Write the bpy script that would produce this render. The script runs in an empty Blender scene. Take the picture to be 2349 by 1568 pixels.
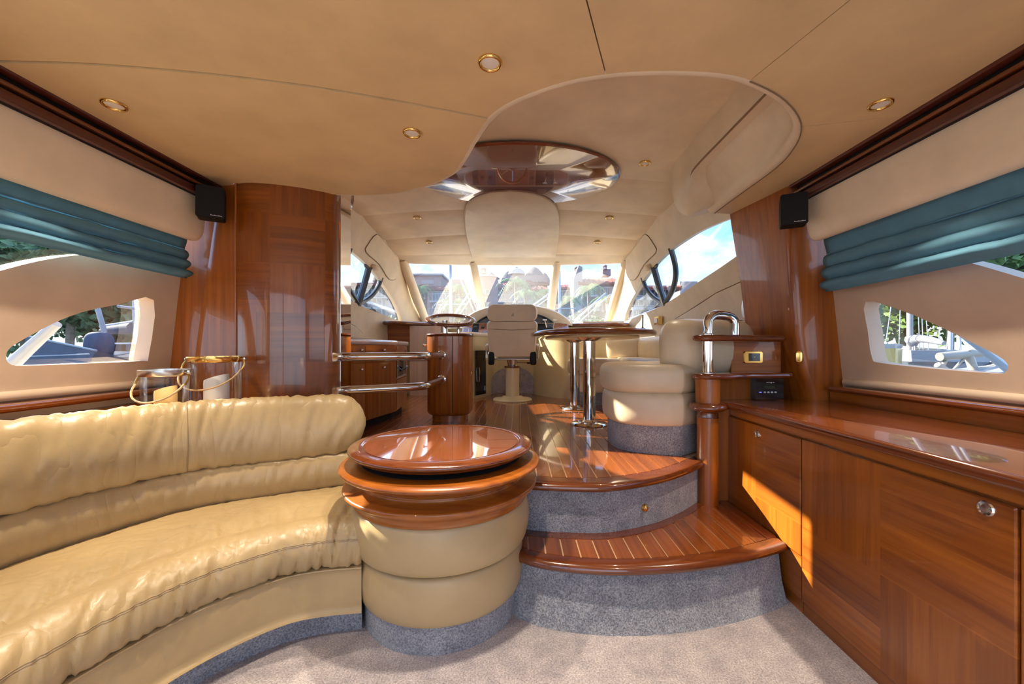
import bpy, bmesh, math, random
from mathutils import Vector, Matrix, noise
from mathutils.geometry import delaunay_2d_cdt
R = math.radians
random.seed(7)
scene = bpy.context.scene
COL = scene.collection

# ------------------------------------------------------------------ camera
F, CX, CY, EYE = 914.0, 1190.0, 800.0, 1.2          # focal length and principal point in pixels of a 2349 x 1568 frame, eye height
cam_d = bpy.data.cameras.new('camera')
cam_d.sensor_width = 36.0
cam_d.lens = F * 36.0 / 2349.0
cam_d.shift_x = -(CX - 1174.5) / 2349.0
cam_d.shift_y = (CY - 784.0) / 2349.0
cam_d.clip_start = 0.02
cam_d.clip_end = 2000
cam = bpy.data.objects.new('camera', cam_d)
cam.location = (0, 0, EYE)
cam.rotation_euler = (R(90), 0, 0)
COL.objects.link(cam)
scene.camera = cam

# ------------------------------------------------------------------ view
vs = scene.view_settings
vs.view_transform = 'Standard'
vs.look = 'None'
vs.gamma = 1.0
vs.use_curve_mapping = False
vs.exposure = 1.3

# ------------------------------------------------------------------ sky
world = bpy.data.worlds.new('sky')
scene.world = world
world.use_nodes = True
wt = world.node_tree
wt.nodes.clear()
def wn(t): return wt.nodes.new(t)
w_out, w_bg, w_tc, w_sep = wn('ShaderNodeOutputWorld'), wn('ShaderNodeBackground'), wn('ShaderNodeTexCoord'), wn('ShaderNodeSeparateXYZ')
w_ramp, w_noise, w_map, w_cr, w_mix = wn('ShaderNodeValToRGB'), wn('ShaderNodeTexNoise'), wn('ShaderNodeMapping'), wn('ShaderNodeValToRGB'), wn('ShaderNodeMix')
w_mix.data_type = 'RGBA'
wt.links.new(w_tc.outputs['Generated'], w_sep.inputs[0])
wt.links.new(w_sep.outputs['Z'], w_ramp.inputs[0])
e = w_ramp.color_ramp.elements
e[0].position = 0.0; e[0].color = (0.76, 0.86, 0.96, 1)
e[1].position = 0.75; e[1].color = (0.12, 0.30, 0.70, 1)
x_ = w_ramp.color_ramp.elements.new(0.22); x_.color = (0.19, 0.40, 0.80, 1)
w_map.inputs['Scale'].default_value = (1.4, 1.4, 4.0)
wt.links.new(w_tc.outputs['Generated'], w_map.inputs[0])
wt.links.new(w_map.outputs[0], w_noise.inputs['Vector'])
w_noise.inputs['Scale'].default_value = 2.3
w_noise.inputs['Detail'].default_value = 7
w_noise.inputs['Roughness'].default_value = 0.58
wt.links.new(w_noise.outputs['Fac'], w_cr.inputs[0])
w_cr.color_ramp.elements[0].position = 0.47; w_cr.color_ramp.elements[0].color = (0, 0, 0, 1)
w_cr.color_ramp.elements[1].position = 0.72; w_cr.color_ramp.elements[1].color = (0.9, 0.9, 0.9, 1)
wt.links.new(w_cr.outputs[0], w_mix.inputs[0])
wt.links.new(w_ramp.outputs[0], w_mix.inputs['A'])
w_mix.inputs['B'].default_value = (0.95, 0.95, 0.95, 1)
wt.links.new(w_mix.outputs['Result'], w_bg.inputs['Color'])
w_bg.inputs['Strength'].default_value = 1.45
wt.links.new(w_bg.outputs[0], w_out.inputs[0])

# ------------------------------------------------------------------ sun
sun_d = bpy.data.lights.new('sun', 'SUN')
sun_d.energy = 9.0
sun_d.angle = R(0.6)
sun_d.color = (1.0, 0.90, 0.74)
sun = bpy.data.objects.new('sun', sun_d)
sun_dir = Vector((3.0, -1.28, -1.70))
sun.rotation_euler = sun_dir.to_track_quat('-Z', 'Y').to_euler()
sun.location = (-20, 20, 14)
COL.objects.link(sun)

# ------------------------------------------------------------------ helpers
def at(x, y, Y):
    return Vector(((x - CX) / F * Y, Y, EYE - (y - CY) / F * Y))
def at_z(x, y, z):
    return at(x, y, F * (EYE - z) / (y - CY))
def at_x(x, y, X):
    return at(x, y, F * X / (x - CX))
def lerp(a, b, t): return a + (b - a) * t
def smooth(t):
    t = max(0.0, min(1.0, t)); return t * t * (3 - 2 * t)
def interp(x, table):
    if x <= table[0][0]: return table[0][1]
    for (a, va), (b, vb) in zip(table, table[1:]):
        if x <= b: return lerp(va, vb, (x - a) / (b - a))
    return table[-1][1]
def spline(pts, n=8, closed=False):
    pts = [Vector(p) for p in pts]
    m = len(pts); out = []
    segs = m if closed else m - 1
    for i in range(segs):
        if closed:
            p0, p1, p2, p3 = pts[(i - 1) % m], pts[i], pts[(i + 1) % m], pts[(i + 2) % m]
        else:
            p1, p2 = pts[i], pts[i + 1]
            p0 = pts[i - 1] if i > 0 else p1 * 2 - p2
            p3 = pts[i + 2] if i + 2 < m else p2 * 2 - p1
        for k in range(n):
            t = k / n
            out.append(0.5 * ((2 * p1) + (p2 - p0) * t + (2 * p0 - 5 * p1 + 4 * p2 - p3) * t * t + (3 * p1 - p0 - 3 * p2 + p3) * t ** 3))
    if not closed: out.append(pts[-1].copy())
    return out
def area2(poly):
    return 0.5 * sum(a[0] * b[1] - b[0] * a[1] for a, b in zip(poly, poly[1:] + poly[:1]))
def normals2(path, closed):
    n = len(path); out = []
    for i in range(n):
        a = Vector(path[i - 1][:2]) if (closed or i > 0) else Vector(path[0][:2])
        b = Vector(path[i][:2])
        c = Vector(path[(i + 1) % n][:2]) if (closed or i < n - 1) else Vector(path[-1][:2])
        d1, d2 = b - a, c - b
        if d1.length < 1e-7: d1 = d2
        if d2.length < 1e-7: d2 = d1
        d1 = d1.normalized(); d2 = d2.normalized()
        n1, n2 = Vector((d1.y, -d1.x)), Vector((d2.y, -d2.x))
        m = n1 + n2
        if m.length < 1e-6: m = n1
        m.normalize()
        out.append(m / max(0.45, m.dot(n1)))
    return out
def offset_poly(poly, d):                              # d > 0 grows the polygon
    s = 1 if area2([tuple(p[:2]) for p in poly]) > 0 else -1
    return [Vector(p[:2]) + n * (d * s) for p, n in zip(poly, normals2(poly, True))]
def offset_path(path, d):                              # to the right of the walking direction
    return [Vector(p[:2]) + n * d for p, n in zip(path, normals2(path, False))]
def ellipse(cx, cy, rx, ry, n=48, power=2.0):
    out = []
    for i in range(n):
        a = 2 * math.pi * i / n
        c, s = math.cos(a), math.sin(a)
        out.append(Vector((cx + rx * math.copysign(abs(c) ** (2 / power), c), cy + ry * math.copysign(abs(s) ** (2 / power), s))))
    return out
def rrect(x0, x1, y0, y1, r, n=5):
    out = []
    for cx, cy, a0 in ((x1 - r, y1 - r, 0), (x0 + r, y1 - r, 90), (x0 + r, y0 + r, 180), (x1 - r, y0 + r, 270)):
        for k in range(n + 1):
            a = R(a0 + 90 * k / n)
            out.append(Vector((cx + r * math.cos(a), cy + r * math.sin(a))))
    return out
def inside(p, poly):
    x, y = p[0], p[1]; c = False
    for (x1, y1), (x2, y2) in zip(poly, poly[1:] + poly[:1]):
        if (y1 > y) != (y2 > y) and x < (x2 - x1) * (y - y1) / (y2 - y1) + x1: c = not c
    return c

def clip(poly, axis, lim, keep_less):
    out = []
    for a, b in zip(poly, poly[1:] + poly[:1]):
        ia, ib = (a[axis] <= lim) == keep_less, (b[axis] <= lim) == keep_less
        if ia: out.append(a)
        if ia != ib:
            t = (lim - a[axis]) / (b[axis] - a[axis]); out.append((lerp(a[0], b[0], t), lerp(a[1], b[1], t)))
    return out

class MB:
    """collects geometry in world coordinates and links it as one mesh object"""
    def __init__(s): s.v = []; s.f = []; s.m = None
    def add(s, verts, faces):
        o = len(s.v)
        for p in verts:
            p = Vector(p)
            s.v.append(s.m @ p if s.m else p)
        s.f += [tuple(i + o for i in f) for f in faces]
        return s
    def box(s, lo, hi):
        x0, y0, z0 = lo; x1, y1, z1 = hi
        return s.add([(x0, y0, z0), (x1, y0, z0), (x1, y1, z0), (x0, y1, z0), (x0, y0, z1), (x1, y0, z1), (x1, y1, z1), (x0, y1, z1)],
                     [(0, 3, 2, 1), (4, 5, 6, 7), (0, 1, 5, 4), (1, 2, 6, 5), (2, 3, 7, 6), (3, 0, 4, 7)])
    def grid(s, rows, close_row=False, close_col=False, caps=False):
        n = len(rows[0]); verts = [p for r in rows for p in r]; fs = []
        m = len(rows)
        for i in range(m if close_col else m - 1):
            for j in range(n if close_row else n - 1):
                a, b = i * n + j, i * n + (j + 1) % n
                c, d = ((i + 1) % m) * n + (j + 1) % n, ((i + 1) % m) * n + j
                fs.append((a, b, c, d))
        if caps:
            fs.append(tuple(range(n))[::-1]); fs.append(tuple((m - 1) * n + j for j in range(n)))
        return s.add(verts, fs)
    def slab(s, outline, z0, z1, r=None, n=4, top_only=False):      # flat slab with rounded edge
        h = z1 - z0
        rows = []
        if r is None: r = h / 2
        r = min(r, h / 2) if not top_only else min(r, h)
        prof = []
        if not top_only:
            prof += [(-(r - r * math.cos(R(a))), z0 + r + r * math.sin(R(a))) for a in [-90 + 90 * k / n for k in range(n + 1)]]
        else:
            prof += [(0, z0)]
        prof += [(-(r - r * math.cos(R(a))), z1 - r + r * math.sin(R(a))) for a in [90 * k / n for k in range(n + 1)]]
        for d, z in prof:
            rows.append([(p.x, p.y, z) for p in offset_poly(outline, d)])
        return s.grid(rows, close_row=True, caps=True)
    def prism(s, outline, z0, z1):
        return s.grid([[(p[0], p[1], z0) for p in outline], [(p[0], p[1], z1) for p in outline]], close_row=True, caps=True)
    def tube(s, path, r, n=12, caps=True, closed=False):
        path = [Vector(p) for p in path]
        m = len(path); rows = []; up = None
        for i, p in enumerate(path):
            if closed: t = path[(i + 1) % m] - path[i - 1]
            else: t = path[min(i + 1, m - 1)] - path[max(i - 1, 0)]
            t.normalize()
            if up is None:
                up = Vector((0, 0, 1)) if abs(t.z) < 0.9 else Vector((1, 0, 0))
            up = (up - t * up.dot(t)).normalized()
            side = t.cross(up)
            ri = r[i] if isinstance(r, (list, tuple)) else r
            rows.append([p + (up * math.cos(2 * math.pi * k / n) + side * math.sin(2 * math.pi * k / n)) * ri for k in range(n)])
        return s.grid(rows, close_row=True, close_col=closed, caps=caps and not closed)
    def lathe(s, prof, c=(0, 0, 0), n=48, caps=True, sx=1.0, sy=1.0):
        rows = [[(c[0] + sx * r * math.cos(2 * math.pi * k / n), c[1] + sy * r * math.sin(2 * math.pi * k / n), c[2] + z) for k in range(n)] for r, z in prof]
        return s.grid(rows, close_row=True, caps=caps)
    def cushion(s, c, size, pw=3.0, nu=32, nv=16, pz=2.6):          # superellipsoid pillow
        rows = []
        for j in range(nv + 1):
            b = R(-90 + 180 * j / nv)
            cb = math.copysign(abs(math.cos(b)) ** (2 / pz), math.cos(b)); sb = math.copysign(abs(math.sin(b)) ** (2 / pz), math.sin(b))
            cb = max(cb, 0.0005)
            row = []
            for i in range(nu):
                a = 2 * math.pi * i / nu
                ca = math.copysign(abs(math.cos(a)) ** (2 / pw), math.cos(a)); sa = math.copysign(abs(math.sin(a)) ** (2 / pw), math.sin(a))
                row.append((c[0] + size[0] / 2 * cb * ca, c[1] + size[1] / 2 * cb * sa, c[2] + size[2] / 2 * sb))
            rows.append(row)
        return s.grid(rows, close_row=True, caps=True)
    def sheet(s, outline, holes, fn, spacing, thick=None):          # curved sheet with holes: (u, v) -> point; thick: (u, v) -> offset vector
        outline = [tuple(p[:2]) for p in outline]; holes = [[tuple(p[:2]) for p in h] for h in holes]
        def fine(poly):
            out = []
            for a, b in zip(poly, poly[1:] + poly[:1]):
                k = max(1, int(math.dist(a, b) / spacing))
                out += [(lerp(a[0], b[0], i / k), lerp(a[1], b[1], i / k)) for i in range(k)]
            return out
        o2 = fine(outline); h2 = [fine(h) for h in holes]
        vs_, es = [], []
        for loop in [o2] + h2:
            b = len(vs_); vs_ += loop; es += [(b + i, b + (i + 1) % len(loop)) for i in range(len(loop))]
        us = [p[0] for p in o2]; ws = [p[1] for p in o2]
        nu = int((max(us) - min(us)) / spacing) + 1; nw = int((max(ws) - min(ws)) / spacing) + 1
        bpts = list(vs_)
        for i in range(1, nu):
            for j in range(1, nw):
                p = (min(us) + i * spacing + (spacing * .5 if j % 2 else 0), min(ws) + j * spacing)
                if inside(p, o2) and not any(inside(p, h) for h in h2):
                    if min((p[0] - q[0]) ** 2 + (p[1] - q[1]) ** 2 for q in bpts) > (spacing * .45) ** 2: vs_.append(p)
        r = delaunay_2d_cdt([Vector(p) for p in vs_], es, [], 0, 1e-6)
        V2, faces = r[0], r[2]
        keep = []
        for f in faces:
            c = (sum(V2[i].x for i in f) / len(f), sum(V2[i].y for i in f) / len(f))
            if inside(c, o2) and not any(inside(c, h) for h in h2): keep.append(tuple(f))
        P0 = [Vector(fn(p.x, p.y)) for p in V2]
        if thick is None: return s.add(P0, keep)
        P1 = [a + Vector(thick(p.x, p.y)) for a, p in zip(P0, V2)]
        n = len(P0)
        edge = {}
        for f in keep:
            for a, b in zip(f, f[1:] + f[:1]):
                if (b, a) in edge: del edge[(b, a)]
                else: edge[(a, b)] = 1
        fs = keep + [tuple(i + n for i in f[::-1]) for f in keep] + [(b, a, a + n, b + n) for a, b in edge]
        return s.add(P0 + P1, fs)
    def build(s, name, mat, parent=None, smooth=38, **tags):
        me = bpy.data.meshes.new(name)
        off = parent_origin(parent)
        me.from_pydata([tuple(p - off) for p in s.v], [], s.f)
        bm = bmesh.new(); bm.from_mesh(me)
        bmesh.ops.recalc_face_normals(bm, faces=bm.faces)
        bm.to_mesh(me); bm.free()
        if smooth:
            me.polygons.foreach_set('use_smooth', [True] * len(me.polygons))
            me.set_sharp_from_angle(angle=R(smooth))
        me.materials.append(mat)
        o = bpy.data.objects.new(name, me)
        COL.objects.link(o)
        if parent: o.parent = parent
        return tag(o, **tags)
def parent_origin(p):
    v = Vector((0, 0, 0))
    while p:
        v += p.location; p = p.parent
    return v
def tag(o, label=None, cat=None, kind=None, group=None):
    if label: o['label'] = label
    if cat: o['category'] = cat
    if kind: o['kind'] = kind
    if group: o['group'] = group
    return o
def thing(name, loc, label, cat, group=None, kind=None):
    o = bpy.data.objects.new(name, None)
    o.location = loc; o.empty_display_size = 0.05
    COL.objects.link(o)
    return tag(o, label, cat, kind, group)
def copy_tree(o, parent=None):
    c = o.copy(); COL.objects.link(c); c.parent = parent
    for ch in list(o.children): copy_tree(ch, c)
    return c
def text(name, body, size, mat, parent, m):                # flat lettering; m places it (local x right, y up)
    cu = bpy.data.curves.new(name, 'FONT'); cu.body = body; cu.size = size; cu.extrude = 0.0004; cu.align_x = 'CENTER'; cu.align_y = 'CENTER'
    cu.materials.append(mat)
    o = bpy.data.objects.new(name, cu); COL.objects.link(o)
    off = parent_origin(parent)
    mm = m.copy(); mm.translation = mm.translation - off
    o.matrix_local = mm; o.parent = parent
    return o

# ------------------------------------------------------------------ materials
class N:
    def __init__(s, name):
        s.mat = bpy.data.materials.new(name); s.mat.use_nodes = True
        s.t = s.mat.node_tree; s.b = s.t.nodes['Principled BSDF']; s.out = s.t.nodes['Material Output']
    def n(s, t, **kw):
        x = s.t.nodes.new(t)
        for k, v in kw.items(): setattr(x, k, v)
        return x
    def l(s, a, b): s.t.links.new(a, b)
    def coord(s, scale=(1, 1, 1)):
        tc = s.n('ShaderNodeTexCoord'); mp = s.n('ShaderNodeMapping'); mp.inputs['Scale'].default_value = scale
        s.l(tc.outputs['Object'], mp.inputs[0]); return mp.outputs[0]
    def noise(s, vec, scale, detail=4, rough=.55):
        x = s.n('ShaderNodeTexNoise'); x.inputs['Scale'].default_value = scale; x.inputs['Detail'].default_value = detail; x.inputs['Roughness'].default_value = rough
        s.l(vec, x.inputs['Vector']); return x.outputs['Fac']
    def ramp(s, fac, stops):
        x = s.n('ShaderNodeValToRGB'); e = x.color_ramp.elements
        while len(e) < len(stops): e.new(0.5)
        for el, (p, c) in zip(e, stops): el.position = p; el.color = (*c, 1)
        s.l(fac, x.inputs[0]); return x.outputs[0]
    def math(s, op, a, b=None):
        x = s.n('ShaderNodeMath', operation=op)
        for i, v in enumerate((a, b)):
            if v is None: continue
            if isinstance(v, (int, float)): x.inputs[i].default_value = v
            else: s.l(v, x.inputs[i])
        return x.outputs[0]
    def mix(s, fac, a, b, mode='MIX'):
        x = s.n('ShaderNodeMix', data_type='RGBA', blend_type=mode)
        for k, v in ((0, fac), ('A', a), ('B', b)):
            if isinstance(v, (int, float)): x.inputs[k].default_value = v
            elif isinstance(v, tuple): x.inputs[k].default_value = (*v, 1)
            else: s.l(v, x.inputs[k])
        return x.outputs['Result']
    def bump(s, h, strength, dist=.01):
        x = s.n('ShaderNodeBump'); x.inputs['Strength'].default_value = strength; x.inputs['Distance'].default_value = dist
        s.l(h, x.inputs['Height']); s.l(x.outputs[0], s.b.inputs['Normal'])
    def set(s, rough=.5, metal=0, coat=0, coat_rough=.05, sheen=0, spec=.5):
        b = s.b
        b.inputs['Roughness'].default_value = rough; b.inputs['Metallic'].default_value = metal
        b.inputs['Coat Weight'].default_value = coat; b.inputs['Coat Roughness'].default_value = coat_rough
        b.inputs['Sheen Weight'].default_value = sheen; b.inputs['Specular IOR Level'].default_value = spec
        return s.mat
def plain(name, col, rough=.5, metal=0, coat=0, var=.06, scale=6, bump=0, bscale=200, spec=.5, coat_rough=.05):
    m = N(name)
    v = m.coord()
    f = m.noise(v, scale)
    m.l(m.ramp(f, [(.3, tuple(c * (1 - var) for c in col)), (.7, tuple(min(1, c * (1 + var)) for c in col))]), m.b.inputs['Base Color'])
    if bump: m.bump(m.noise(v, bscale, 3), bump, .003)
    return m.set(rough, metal, coat, coat_rough, 0, spec)
def wood(name, light, dark, axis=2, coat=.45, rough=.34, tone=.0, fine=26, long=.9, per_object=0.0, coat_rough=.04):
    m = N(name)
    sc = [fine] * 3; sc[axis] = long
    v = m.coord(tuple(sc))
    g = m.noise(v, 1.0, 6, .62)
    c = m.ramp(g, [(.30, dark), (.52, tuple(lerp(a, b, .65) for a, b in zip(dark, light))), (.72, light)])
    sc2 = [5] * 3; sc2[axis] = .5
    g2 = m.noise(m.coord(tuple(sc2)), 1.0, 2)
    c = m.mix(.5, c, m.ramp(g2, [(.3, (.62, .58, .55)), (.7, (1, 1, 1))]), 'MULTIPLY')
    if per_object:
        oi = m.n('ShaderNodeObjectInfo')
        c = m.mix(per_object, c, m.ramp(oi.outputs['Random'], [(0, (.5, .45, .42)), (1, (1, 1, 1))]), 'MULTIPLY')
    m.l(c, m.b.inputs['Base Color'])
    return m.set(rough, 0, coat, coat_rough)
def veneer(name, light, dark, u=1, w=2, patch=(.39, .34), strip=.09, off=(0, 0), coat=.8, rough=.3):
    """varnished veneer laid in squares whose grain turns from one to the next"""
    m = N(name)
    tc = m.n('ShaderNodeTexCoord'); sp = m.n('ShaderNodeSeparateXYZ'); m.l(tc.outputs['Object'], sp.inputs[0])
    cu = m.math('ADD', sp.outputs[u], off[0]); cw = m.math('ADD', sp.outputs[w], off[1])
    iu = m.math('FLOOR', m.math('DIVIDE', cu, patch[0])); iw = m.math('FLOOR', m.math('DIVIDE', cw, patch[1]))
    chk = m.math('FLOORED_MODULO', m.math('ADD', iu, iw), 2.0)
    def sel(a, b): return m.math('ADD', m.math('MULTIPLY', a, chk), m.math('MULTIPLY', b, m.math('SUBTRACT', 1.0, chk)))
    across, along = sel(cu, cw), sel(cw, cu)
    sid = m.math('FLOOR', m.math('DIVIDE', across, strip))
    wv = m.n('ShaderNodeCombineXYZ'); m.l(sid, wv.inputs[0]); m.l(m.math('ADD', m.math('MULTIPLY', iu, 7.0), m.math('MULTIPLY', iw, 13.0)), wv.inputs[1])
    wh = m.n('ShaderNodeTexWhiteNoise', noise_dimensions='2D'); m.l(wv.outputs[0], wh.inputs['Vector'])
    gv = m.n('ShaderNodeCombineXYZ'); m.l(m.math('MULTIPLY', across, 34.0), gv.inputs[0]); m.l(m.math('MULTIPLY', along, 1.6), gv.inputs[1]); m.l(m.math('MULTIPLY', sid, 3.1), gv.inputs[2])
    g = m.noise(gv.outputs[0], 1.0, 6, .62)
    c = m.ramp(g, [(.28, dark), (.5, tuple(lerp(a, b, .6) for a, b in zip(dark, light))), (.74, light)])
    c = m.mix(.75, c, m.ramp(wh.outputs['Value'], [(0, (.52, .46, .42)), (1, (1, 1, 1))]), 'MULTIPLY')
    m.l(c, m.b.inputs['Base Color'])
    return m.set(rough, 0, coat, .04)
def leather(name, col, rough=.42, bump=.25, coat=.12, crease=0):
    m = N(name); v = m.coord()
    c = m.ramp(m.noise(v, 3.2, 5), [(.3, tuple(x * .88 for x in col)), (.7, tuple(min(1, x * 1.08) for x in col))])
    m.l(c, m.b.inputs['Base Color'])
    h = m.math('ADD', m.math('MULTIPLY', m.noise(v, 260, 2), .35), m.noise(v, 28, 3))
    if crease:
        w_ = m.noise(m.coord((9, 9, 2.2)), 1.0, 2, .5)
        ridge = m.math('POWER', m.math('ABSOLUTE', m.math('MULTIPLY', m.math('SUBTRACT', w_, .5), 2.0)), .6)
        h = m.math('ADD', m.math('MULTIPLY', h, .45), m.math('MULTIPLY', ridge, 2.6 * crease))
    m.bump(h, bump, .004 if not crease else .010)
    return m.set(rough, 0, coat, .25)
def carpet(name, a, b, scale=150):
    m = N(name); v = m.coord()
    f = m.noise(v, scale, 3, .7); f2 = m.noise(v, 11, 6, .65)
    c = m.ramp(f, [(.37, a), (.63, b)])
    c = m.mix(.85, c, m.ramp(f2, [(.36, (.62, .62, .66)), (.64, (1.0, 1.0, 1.0))]), 'MULTIPLY')
    m.l(c, m.b.inputs['Base Color'])
    m.bump(m.math('ADD', f, m.math('MULTIPLY', m.noise(v, 40, 3), .7)), .9, .012)
    return m.set(.95, sheen=.35, spec=.1)
def glass(name, tint=(1, 1, 1), refl=1.0):
    m = N(name)
    tr = m.n('ShaderNodeBsdfTransparent'); tr.inputs[0].default_value = (*tint, 1)
    gl = m.n('ShaderNodeBsdfGlossy'); gl.inputs['Roughness'].default_value = .0
    fr = m.n('ShaderNodeFresnel'); fr.inputs[0].default_value = 1.45
    mx = m.n('ShaderNodeMixShader')
    m.l(m.math('MULTIPLY', fr.outputs[0], refl), mx.inputs[0]); m.l(tr.outputs[0], mx.inputs[1]); m.l(gl.outputs[0], mx.inputs[2])
    m.l(mx.outputs[0], m.out.inputs[0])
    m.mat.cycles.use_transparent_shadow = True if hasattr(m.mat, 'cycles') and hasattr(m.mat.cycles, 'use_transparent_shadow') else None
    return m.mat
def glow(name, col, strength):
    m = N(name); m.b.inputs['Base Color'].default_value = (*col, 1)
    m.b.inputs['Emission Color'].default_value = (*col, 1); m.b.inputs['Emission Strength'].default_value = strength
    return m.set(.4)

CH_L, CH_D = (.46, .138, .013), (.21, .046, .004)            # cherry, light and dark grain
DK_L, DK_D = (.21, .052, .011), (.095, .020, .005)           # darker varnished mouldings
M = {}
M['cherry_z'] = wood('cherry_upright', CH_L, CH_D, 2)
M['cherry_x'] = wood('cherry_across', CH_L, CH_D, 0)
M['cherry_y'] = wood('cherry_fore_aft', CH_L, CH_D, 1)
M['cornice'] = wood('mahogany_cornice', (.12, .022, .010), (.05, .010, .006), 1, coat=.4, rough=.4)
M['nosing'] = wood('nosing_wood', DK_L, DK_D, 0, coat=1, rough=.22)
M['nosing_y'] = wood('nosing_wood_fore_aft', (.22, .058, .012), (.11, .024, .006), 1, coat=.8, rough=.22)
M['plank'] = wood('deck_plank', (.40, .115, .024), (.20, .050, .010), 1, coat=.7, rough=.25, fine=40, per_object=.6)
M['caulk'] = plain('pale_inlay', (.72, .46, .24), .3, coat=.8)
M['veneer_yz'] = veneer('veneer_squares_side', CH_L, CH_D, 1, 2, (.3915, .3875), .098, (.0035, -.017), coat=.5)
M['veneer_xz'] = veneer('veneer_squares_front', (.36, .100, .008), (.19, .042, .003), 0, 2, (.27, .30), .075, (.0, .08), coat=.7, rough=.3)
M['burl'] = plain('dash_burl', (.30, .10, .05), .2, coat=1, var=.5, scale=30)
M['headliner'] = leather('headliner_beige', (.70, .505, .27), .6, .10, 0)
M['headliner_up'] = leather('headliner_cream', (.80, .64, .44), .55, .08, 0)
M['cream'] = leather('cream_vinyl', (.76, .63, .45), .5, .08, .1)
M['pelmet'] = leather('pelmet_cream', (.88, .74, .55), .55, .08, 0)
M['wall_vinyl'] = leather('wall_vinyl_beige', (.69, .52, .37), .6, .12, 0)
M['gel'] = plain('gelcoat_cream', (.80, .71, .56), .35, coat=.3, var=.03)
M['console'] = plain('console_yellow_cream', (.70, .56, .30), .4, coat=.2, var=.04)
M['sofa'] = leather('sofa_leather_tan', (.45, .318, .150), .40, .22, .12, crease=.9)
M['sofa_smooth'] = leather('drum_leather_tan', (.48, .345, .170), .42, .12, .1)
M['settee'] = leather('settee_leather_cream', (.67, .54, .36), .42, .18, .15)
M['chair'] = leather('chair_leather_beige', (.68, .54, .35), .45, .12, .1)
M['carpet'] = carpet('carpet_pinkish_grey', (.36, .30, .295), (.80, .71, .69))
M['carpet_blue'] = carpet('carpet_blue_grey', (.19, .195, .215), (.58, .59, .62))
M['blind'] = plain('blind_blue_cloth', (.115, .270, .375), .8, var=.12, scale=8, bump=.15, bscale=400, spec=.2)
M['chrome'] = plain('polished_steel', (.72, .71, .70), .07, 1, var=.02)
M['steel'] = plain('brushed_steel', (.60, .59, .57), .25, 1, var=.03)
M['brass'] = plain('polished_brass', (.80, .52, .16), .16, 1, var=.06)
M['black'] = plain('black_plastic', (.008, .008, .009), .5, var=.05, spec=.25)
M['black_gloss'] = plain('black_gloss', (.008, .008, .009), .12, coat=.6, var=.02)
M['dark'] = plain('dark_void', (.010, .006, .005), .8, var=.02)
M['white_print'] = plain('white_print', (.8, .8, .8), .5, var=.02)
M['seam'] = plain('seam_thread', (.26, .17, .09), .8, var=.05)
M['stitch'] = plain('stitch_thread', (.33, .225, .115), .8, var=.05)
M['lens'] = plain('frosted_lens', (.80, .76, .70), .35, var=.02)
M['counter'] = plain('galley_counter', (.62, .52, .50), .15, coat=.6, var=.06, scale=60)
M['pale_wood'] = wood('pale_panel', (.58, .44, .36), (.46, .33, .26), 2, coat=.2, rough=.4)
M['mirror'] = plain('mirror_panel', (.86, .80, .76), .03, 1, var=.01)
M['panel_gloss'] = wood('gloss_oval_panel', (.26, .060, .024), (.12, .024, .012), 0, coat=1, rough=.12, coat_rough=.01)
M['glass'] = glass('window_glass', (.96, .98, .98), .30)
M['clear'] = glass('clear_glass', (.97, .98, .97), .5)
M['table_glass'] = plain('glossy_table_inset', (.24, .072, .026), .05, coat=1, var=.1, coat_rough=.01)
M['rubber'] = plain('window_frame_blue_black', (.035, .055, .08), .3, coat=.3, var=.1)
M['wax_yellow'] = plain('wax_yellow', (.86, .56, .22), .5, var=.05)
M['wax_white'] = plain('wax_white', (.80, .78, .74), .5, var=.03)
M['rope'] = plain('rope_tan', (.50, .33, .16), .8, var=.2, scale=80)
M['dial'] = plain('instrument_blue', (.06, .09, .15), .25, coat=.5, var=.3, scale=30)
# ================================================================== SETTING
Z1, Z2, ZC, ZU = 0.277, 0.535, 2.20, 2.63        # lower tread, upper floor, saloon ceiling, wheelhouse ceiling
MIR = -0.18                                      # port side is the starboard side mirrored about x = -0.09
DRUM = (-0.362, 1.91)

# saloon carpet
f = MB(); f.box((-2.3, -2.3, -0.06), (2.2, 3.0, 0.0))
f.build('floor', M['carpet'], kind='structure', label='pinkish grey fitted carpet of the lower saloon', smooth=0)

# stair edges in plan
E2 = spline([(-.02, 2.06), (.065, 2.0), (.26, 1.972), (.455, 1.975), (.706, 2.075), (.90, 2.21), (1.09, 2.385)], 8)
E1 = spline([(-.08, 1.92), (-.01, 1.83), (.11, 1.757), (.29, 1.718), (.47, 1.708), (.72, 1.732), (.95, 1.79), (1.12, 1.85), (1.262, 1.912)], 8)
def e_y(path, x):
    if x <= path[0].x: return path[0].y
    for a, b in zip(path, path[1:]):
        if x <= b.x: return lerp(a.y, b.y, (x - a.x) / (b.x - a.x))
    return path[-1].y
def circle_pts(a0, a1, r, n=14):
    return [Vector((DRUM[0] + r * math.cos(R(lerp(a0, a1, i / n))), DRUM[1] + r * math.sin(R(lerp(a0, a1, i / n))))) for i in range(n + 1)]

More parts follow.
